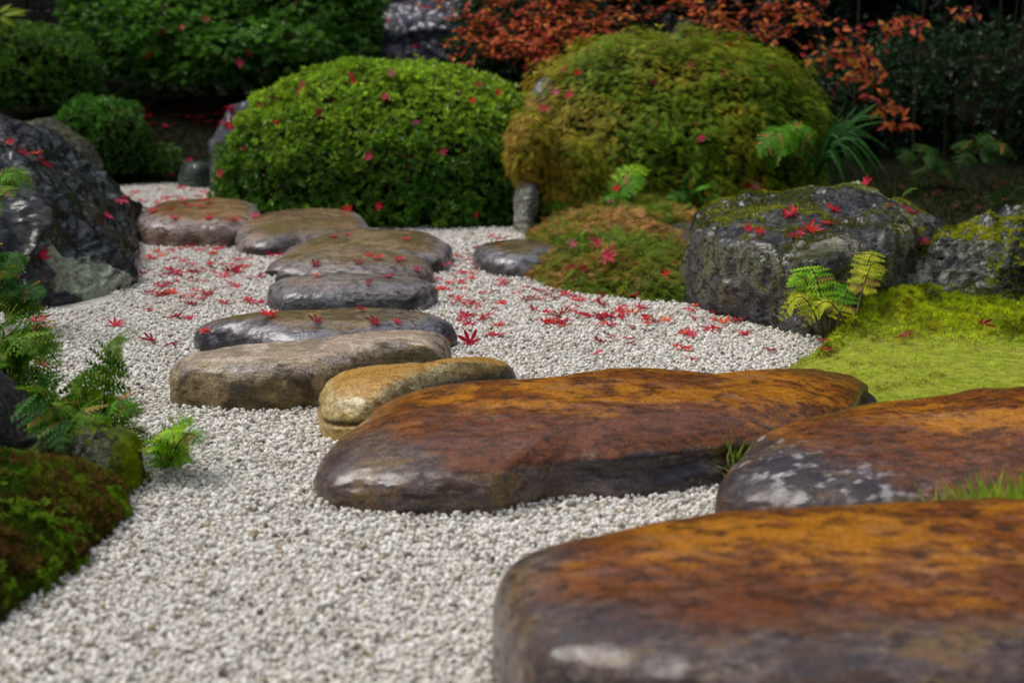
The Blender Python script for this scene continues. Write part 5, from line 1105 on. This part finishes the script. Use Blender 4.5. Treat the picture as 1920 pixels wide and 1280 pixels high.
XL = [(a + dr.normal(0, 26), b + dr.normal(0, 9)) for a, b in [(335, 510), (400, 505), (440, 520), (300, 490), (350, 560), (420, 480), (300, 545), (390, 540), (460, 500)] for _ in range(5)]
XR = [(a + dr.normal(0, 24), b + dr.normal(0, 8)) for a, b in [(880, 500), (870, 575), (885, 600), (1020, 560), (1120, 600), (1170, 585), (940, 540), (1030, 605), (1230, 610), (1330, 612), (860, 530), (1080, 570)] for _ in range(5)]
def drop_stuff(pts, name, label, hues, size):
    acc = []
    for px, py in pts:
        o, hue, p = drop(px, py, size * LR.uniform(.75, 1.25), LR.choice(hues) if hues else None, 'gravel'); me_ = o.data; Mw = np.array(o.matrix_world)
        v = np.empty(len(me_.vertices) * 3, np.float32); me_.vertices.foreach_get('co', v); v = v.reshape(-1, 3) @ Mw[:3, :3].T + Mw[:3, 3]
        f = np.empty(len(me_.loops), np.int32); me_.loops.foreach_get('vertex_index', f); c = np.empty(len(v) * 4, np.float32); me_.attributes['Col'].data.foreach_get('color', c)
        acc.append((v, f.reshape(-1, 3), c.reshape(-1, 4)[:, :3])); bpy.data.objects.remove(o)
    V, F, C = join(acc); tag(link(name, mesh_np(name, V, F, M_MAPLE, {'Col': C}, smooth=False)), label, kind='stuff')
def clear(L): return [q_ for q_ in L if not any(inside(f, *[np.array([v]) for v in P(*q_)[:2]])[0] for f in FOOT)]
drop_stuff(clear(XL) + clear(XR), 'leaf_fragments', 'small overlapping fallen maple leaves in drifts on the gravel', None, .041)
bh = ['pinkish red', 'crimson', 'scarlet', 'dark red', 'pink']
A1L = [(732, 109), (781, 89), (660, 141), (665, 156), (692, 139), (726, 180, 1), (737, 138), (897, 158), (887, 188), (932, 178), (826, 191), (828, 286, 1), (690, 259), (768, 339), (694, 299), (709, 390), (655, 396, 1), (988, 134), (855, 110, 1), (890, 403), (566, 158), (563, 175, 1), (527, 185), (610, 163), (601, 215, 1), (487, 201), (521, 235), (462, 277), (479, 252), (630, 190), (780, 230)]
add_leaves(A1L, 'bush', lambda px, py: 'resting on the round green azalea, ' + ('on its left shoulder' if px < 640 and py < 260 else 'near its top' if py < 150 else 'low on its front' if py > 280 else 'on its face'), .053, .043, bh, 'leaves caught on the round azalea')
A2L = [(1080, 141, 1), (1038, 178, 1), (1068, 183, 1), (1020, 203, 1), (1001, 201), (1221, 158, 1), (1167, 217, 1), (1231, 232), (1271, 101), (1159, 80), (1245, 80), (1053, 133), (1159, 354), (1144, 373), (1371, 205, 1), (1305, 232), (1312, 259), (1292, 128, 1), (1367, 86), (1448, 129, 1), (1352, 139), (1493, 235), (1414, 331, 1), (1396, 351), (1420, 350)]
add_leaves(A2L, 'bush', lambda px, py: 'caught on the olive mound, ' + ('on its left shoulder' if px < 1110 else 'near its top' if py < 145 else 'low on its front' if py > 300 else 'on its face'), .053, .043, bh, 'leaves caught on the olive mound')
add_leaves([(1124, 459, 1), (1135, 482, 1), (1067, 502), (989, 519), (1075, 462), (1030, 445), (1258, 497), (1243, 517), (1097, 502)], 'bush', 'lying on the orange creeping cover', .07, .045, bh, 'leaves on the creeping cover')
add_leaves([(217, 102), (343, 55), (304, 64), (385, 40), (470, 104), (453, 119), (282, 106), (547, 65), (222, 210, 1), (430, 237), (416, 322), (727, 38), (826, 5, 1), (360, 300), (325, 330)], 'bush', lambda px, py: 'on ' + ('the small low azalea' if py > 200 and px < 260 else 'the purple boulder' if px > 700 else 'the dark bank' if py > 220 else 'the large trained shrub'), .062, .05, ['pinkish red', 'crimson', 'scarlet'], 'leaves on the plants at the back')
o, h_, p_ = drop(882, 650, .070, 'crimson', 'gravel', tilt=(.1, -1.0, .25), spin=1.9); tag(o, 'large crimson maple leaf standing upright at the right end of the long dark stepping stone', 'leaf')
o, h_, p_ = drop(86, 690, .05, 'crimson', 'bush'); tag(o, 'crimson maple leaf caught in the broad fern at left edge', 'leaf')
# leaf litter on the bank
drop_stuff([(LR.uniform(262, 440), LR.uniform(185, 245)) for _ in range(60)], 'leaf_litter', 'dark red leaf litter on the shaded bank under the trained shrub', ['dark red', 'crimson', 'pinkish red', 'brownish red'], .055)
drop_stuff([(LR.uniform(1660, 1900), LR.uniform(330, 400)) for _ in range(12)], 'leaf_litter', 'sparse red leaf litter on the dark moss behind the boulders at right', ['dark red', 'brownish red'], .040)
o, h_, p_ = drop(1882, 348, .05, 'dark red', 'gravel'); tag(o, 'dark red maple leaf beside the dim grass clump at right edge', 'leaf')

# leaves that still share a label: tell two or three apart by their place
bylab = {}
for o in COL.objects:
    if o.parent is None and o.get('category') == 'leaf': bylab.setdefault(o['label'], []).append(o)
for lb, os_ in bylab.items():
    words = {2: ['left one', 'right one'], 3: ['left one', 'middle one', 'right one']}.get(len(os_))
    if words and len(lb.split()) <= 14:
        for o, w in zip(sorted(os_, key=lambda o: o.matrix_world.translation.x / o.matrix_world.translation.y), words): o['label'] = lb + ', ' + w

# dead needles and crumbs lying on the gravel
gd = np.random.default_rng(777); n_ = 420; px_, py_ = gd.uniform(0, 1900, n_), gd.uniform(470, 1275, n_); q = np.array([P(a, b, .012)[:2] for a, b in zip(px_, py_)]); kk = inside(GRAVEL, q[:, 0], q[:, 1])
for f in FOOT: kk &= ~inside(f, q[:, 0], q[:, 1])
q = q[kk]; M = basis(np.stack([gd.normal(0, .2, len(q)), gd.normal(0, .2, len(q)), np.ones(len(q))], 1), spin=gd.uniform(0, 6.28, len(q)))
V, F, C = stamp(NT[0] * [1, 2.2, 1], NT[1], np.stack([q[:, 0], q[:, 1], np.full(len(q), .0125)], 1), M * (.022 * gd.uniform(.3, 1.2, len(q)))[:, None, None], lerp([.20, .10, .04], [.42, .32, .12], gd.random(len(q))))
tag(link('plant_crumbs', mesh_np('plant_crumbs', V, F, M_MOSS, {'Col': C}, smooth=False)), 'brown needles and plant crumbs scattered on the gravel', kind='stuff')

# ------------------------------------------------------------------ gravel
def gravel_material():
    m, n, l, b = new_mat('white_gravel')
    A = N(n, 'ShaderNodeAttribute', attribute_name='tone', attribute_type='INSTANCER')
    cr = N(n, 'ShaderNodeValToRGB'); l.new(A.outputs['Fac'], cr.inputs[0])
    E = cr.color_ramp.elements; E[0].position = 0; E[0].color = (.12, .10, .08, 1); E[1].position = 1; E[1].color = (.88, .855, .79, 1)
    for ps, c in ((.04, (.24, .21, .17)), (.08, (.43, .34, .20)), (.12, (.47, .44, .38)), (.35, (.66, .63, .56)), (.36, (.63, .57, .51)), (.5, (.71, .68, .62)), (.8, (.80, .775, .715))):
        e = E.new(ps); e.color = (*c, 1)
    tc = N(n, 'ShaderNodeTexCoord'); nz = N(n, 'ShaderNodeTexNoise'); nz.inputs['Scale'].default_value = 3.0; nz.inputs['Detail'].default_value = 5; l.new(tc.outputs['Object'], nz.inputs['Vector'])
    g = N(n, 'ShaderNodeMapRange'); l.new(nz.outputs['Fac'], g.inputs['Value']); g.inputs['From Min'].default_value = .3; g.inputs['From Max'].default_value = .7; g.inputs['To Min'].default_value = .78; g.inputs['To Max'].default_value = 1.12
    cg = N(n, 'ShaderNodeCombineColor'); [l.new(g.outputs[0], cg.inputs[i]) for i in range(3)]
    mm = N(n, 'ShaderNodeMix', data_type='RGBA', blend_type='MULTIPLY'); mm.inputs[0].default_value = 1; l.new(cr.outputs[0], mm.inputs[6]); l.new(cg.outputs[0], mm.inputs[7])
    l.new(mm.outputs[2], b.inputs['Base Color']); b.inputs['Roughness'].default_value = .55
    return m
M_GRAV = gravel_material()
def pebble(seed):
    import bmesh
    bm = bmesh.new(); bmesh.ops.create_icosphere(bm, subdivisions=2, radius=1.0)
    V = np.array([v.co[:] for v in bm.verts]); F = np.array([[v.index for v in f.verts] for f in bm.faces]); bm.free()
    g = np.random.default_rng(seed)
    for _ in range(7):       # flattened facets
        d = g.normal(0, 1, 3); d /= np.linalg.norm(d); lim = g.uniform(.62, .9); s = V @ d; over = np.maximum(s - lim, 0); V = V - over[:, None] * d * .85
    V = V * (1 + .10 * fbm(V, 1.5, 3, seed))[:, None]
    return V * np.array([1.0, g.uniform(.72, .95), g.uniform(.55, .8)]), F
gp = np.random.default_rng(900)
pts = []
lo, hi = np.array([-2.4, 1.45]), np.array([2.0, 8.1])
sp_g = .0077
X, Y = np.meshgrid(np.arange(lo[0], hi[0], sp_g), np.arange(lo[1], hi[1], sp_g * .87)); X = X + (np.arange(X.shape[0]) % 2)[:, None] * sp_g / 2
x, y = X.ravel(), Y.ravel()
keep = np.abs(x) < .355 * y + .30; x, y = x[keep], y[keep]
x = x + gp.normal(0, .0022, len(x)); y = y + gp.normal(0, .0022, len(y))
keep = inside(GRAVEL, x, y); x, y = x[keep], y[keep]
for f in FOOT:
    m = np.where((x > f[:, 0].min()) & (x < f[:, 0].max()) & (y > f[:, 1].min()) & (y < f[:, 1].max()))[0]
    if len(m):
        fc = f.mean(0); k = np.ones(len(x), bool); k[m[inside(fc + (f - fc) * .93, x[m], y[m])]] = False; x, y = x[k], y[k]
z = terrain(x, y) + gp.normal(.000, .0022, len(x))
# scattered second layer and strays at the edges
ex = gp.random(len(x)) < .22
x2, y2 = x[ex] + gp.normal(0, .004, ex.sum()), y[ex] + gp.normal(0, .004, ex.sum()); z2 = terrain(x2, y2) + gp.uniform(.004, .0085, ex.sum())
x, y, z = np.r_[x, x2], np.r_[y, y2], np.r_[z, z2]
for f in FOOT:          # pebbles heaped against the stones
    seg = np.roll(f, -1, 0) - f; ln = np.linalg.norm(seg, axis=1); m_ = max(4, int(ln.sum() / .0042)); k = gp.choice(len(f), m_, p=ln / ln.sum()); t = gp.random(m_)[:, None]
    q = f[k] + seg[k] * t; nr = (q - f.mean(0)); nr /= np.linalg.norm(nr, axis=1, keepdims=True); q = q + nr * gp.uniform(-.004, .022, m_)[:, None]; hh = gp.uniform(.003, .010, m_)
    w_ = fbm(np.stack([q[:, 0], q[:, 1], 0 * hh], 1), 9, 2, 3) > -.15; kk = inside(GRAVEL, q[:, 0], q[:, 1]) & w_; q, hh = q[kk], hh[kk]
    for f2 in FOOT:
        if f2 is not f and len(q): kk = ~inside(f2, q[:, 0], q[:, 1]); q, hh = q[kk], hh[kk]
    x, y, z = np.r_[x, q[:, 0]], np.r_[y, q[:, 1]], np.r_[z, hh]
# strays on the moss edges
npts = len(x); size = .0046 * np.clip(gp.lognormal(0, .25, npts), .5, 1.8)
protos = [pebble(50 + k) for k in range(10)]
PV, PF, _ = join([(v, f, np.ones((len(v), 3))) for v, f in protos]); pid_v = np.concatenate([np.full(len(v), k) for k, (v, f) in enumerate(protos)])
nP = len(PV); AV = np.concatenate([PV, np.stack([x, y, z], 1)])
me = mesh_np('gravel', AV, PF, M_GRAV, {'proto': np.r_[pid_v, np.full(npts, -1)].astype(np.float32), 'pid': np.r_[np.zeros(nP), gp.integers(0, 10, npts)].astype(np.float32),
      'scl': np.r_[np.ones(nP), size].astype(np.float32), 'tone': np.r_[np.zeros(nP), gp.random(npts)].astype(np.float32),
      'rx': np.r_[np.zeros(nP), gp.normal(0, .5, npts)].astype(np.float32), 'ry': np.r_[np.zeros(nP), gp.normal(0, .5, npts)].astype(np.float32), 'rz': np.r_[np.zeros(nP), gp.uniform(0, 6.28, npts)].astype(np.float32)})
go = link('gravel', me); tag(go, 'pale grey and white gravel bed around the stepping stones', kind='stuff')
ng = bpy.data.node_groups.new('gravel_scatter', 'GeometryNodeTree')
ng.interface.new_socket('Geometry', in_out='INPUT', socket_type='NodeSocketGeometry'); ng.interface.new_socket('Geometry', in_out='OUTPUT', socket_type='NodeSocketGeometry')
nn_, ll = ng.nodes, ng.links
gi, gout = nn_.new('NodeGroupInput'), nn_.new('NodeGroupOutput')
def att(name):
    a = nn_.new('GeometryNodeInputNamedAttribute'); a.data_type = 'FLOAT'; a.inputs['Name'].default_value = name; return a.outputs['Attribute']
cmpn = nn_.new('FunctionNodeCompare'); cmpn.data_type = 'FLOAT'; cmpn.operation = 'GREATER_THAN'; ll.new(att('proto'), cmpn.inputs[0]); cmpn.inputs[1].default_value = -.5
sepg = nn_.new('GeometryNodeSeparateGeometry'); sepg.domain = 'POINT'; ll.new(gi.outputs[0], sepg.inputs[0]); ll.new(cmpn.outputs[0], sepg.inputs['Selection'])
spl = nn_.new('GeometryNodeSplitToInstances'); spl.domain = 'POINT'; ll.new(sepg.outputs['Selection'], spl.inputs[0])
f2i = nn_.new('FunctionNodeFloatToInt'); ll.new(att('proto'), f2i.inputs[0]); ll.new(f2i.outputs[0], spl.inputs['Group ID'])
iop = nn_.new('GeometryNodeInstanceOnPoints'); ll.new(sepg.outputs['Inverted'], iop.inputs['Points']); ll.new(spl.outputs['Instances'], iop.inputs['Instance']); iop.inputs['Pick Instance'].default_value = True
f2j = nn_.new('FunctionNodeFloatToInt'); ll.new(att('pid'), f2j.inputs[0]); ll.new(f2j.outputs[0], iop.inputs['Instance Index'])
cx = nn_.new('ShaderNodeCombineXYZ'); [ll.new(att(a), cx.inputs[i]) for i, a in enumerate(('rx', 'ry', 'rz'))]
e2r = nn_.new('FunctionNodeEulerToRotation'); ll.new(cx.outputs[0], e2r.inputs[0]); ll.new(e2r.outputs[0], iop.inputs['Rotation'])
cs = nn_.new('ShaderNodeCombineXYZ'); s_ = att('scl'); [ll.new(s_, cs.inputs[i]) for i in range(3)]; ll.new(cs.outputs[0], iop.inputs['Scale'])
ll.new(iop.outputs[0], gout.inputs[0])
md = go.modifiers.new('scatter', 'NODES'); md.node_group = ng
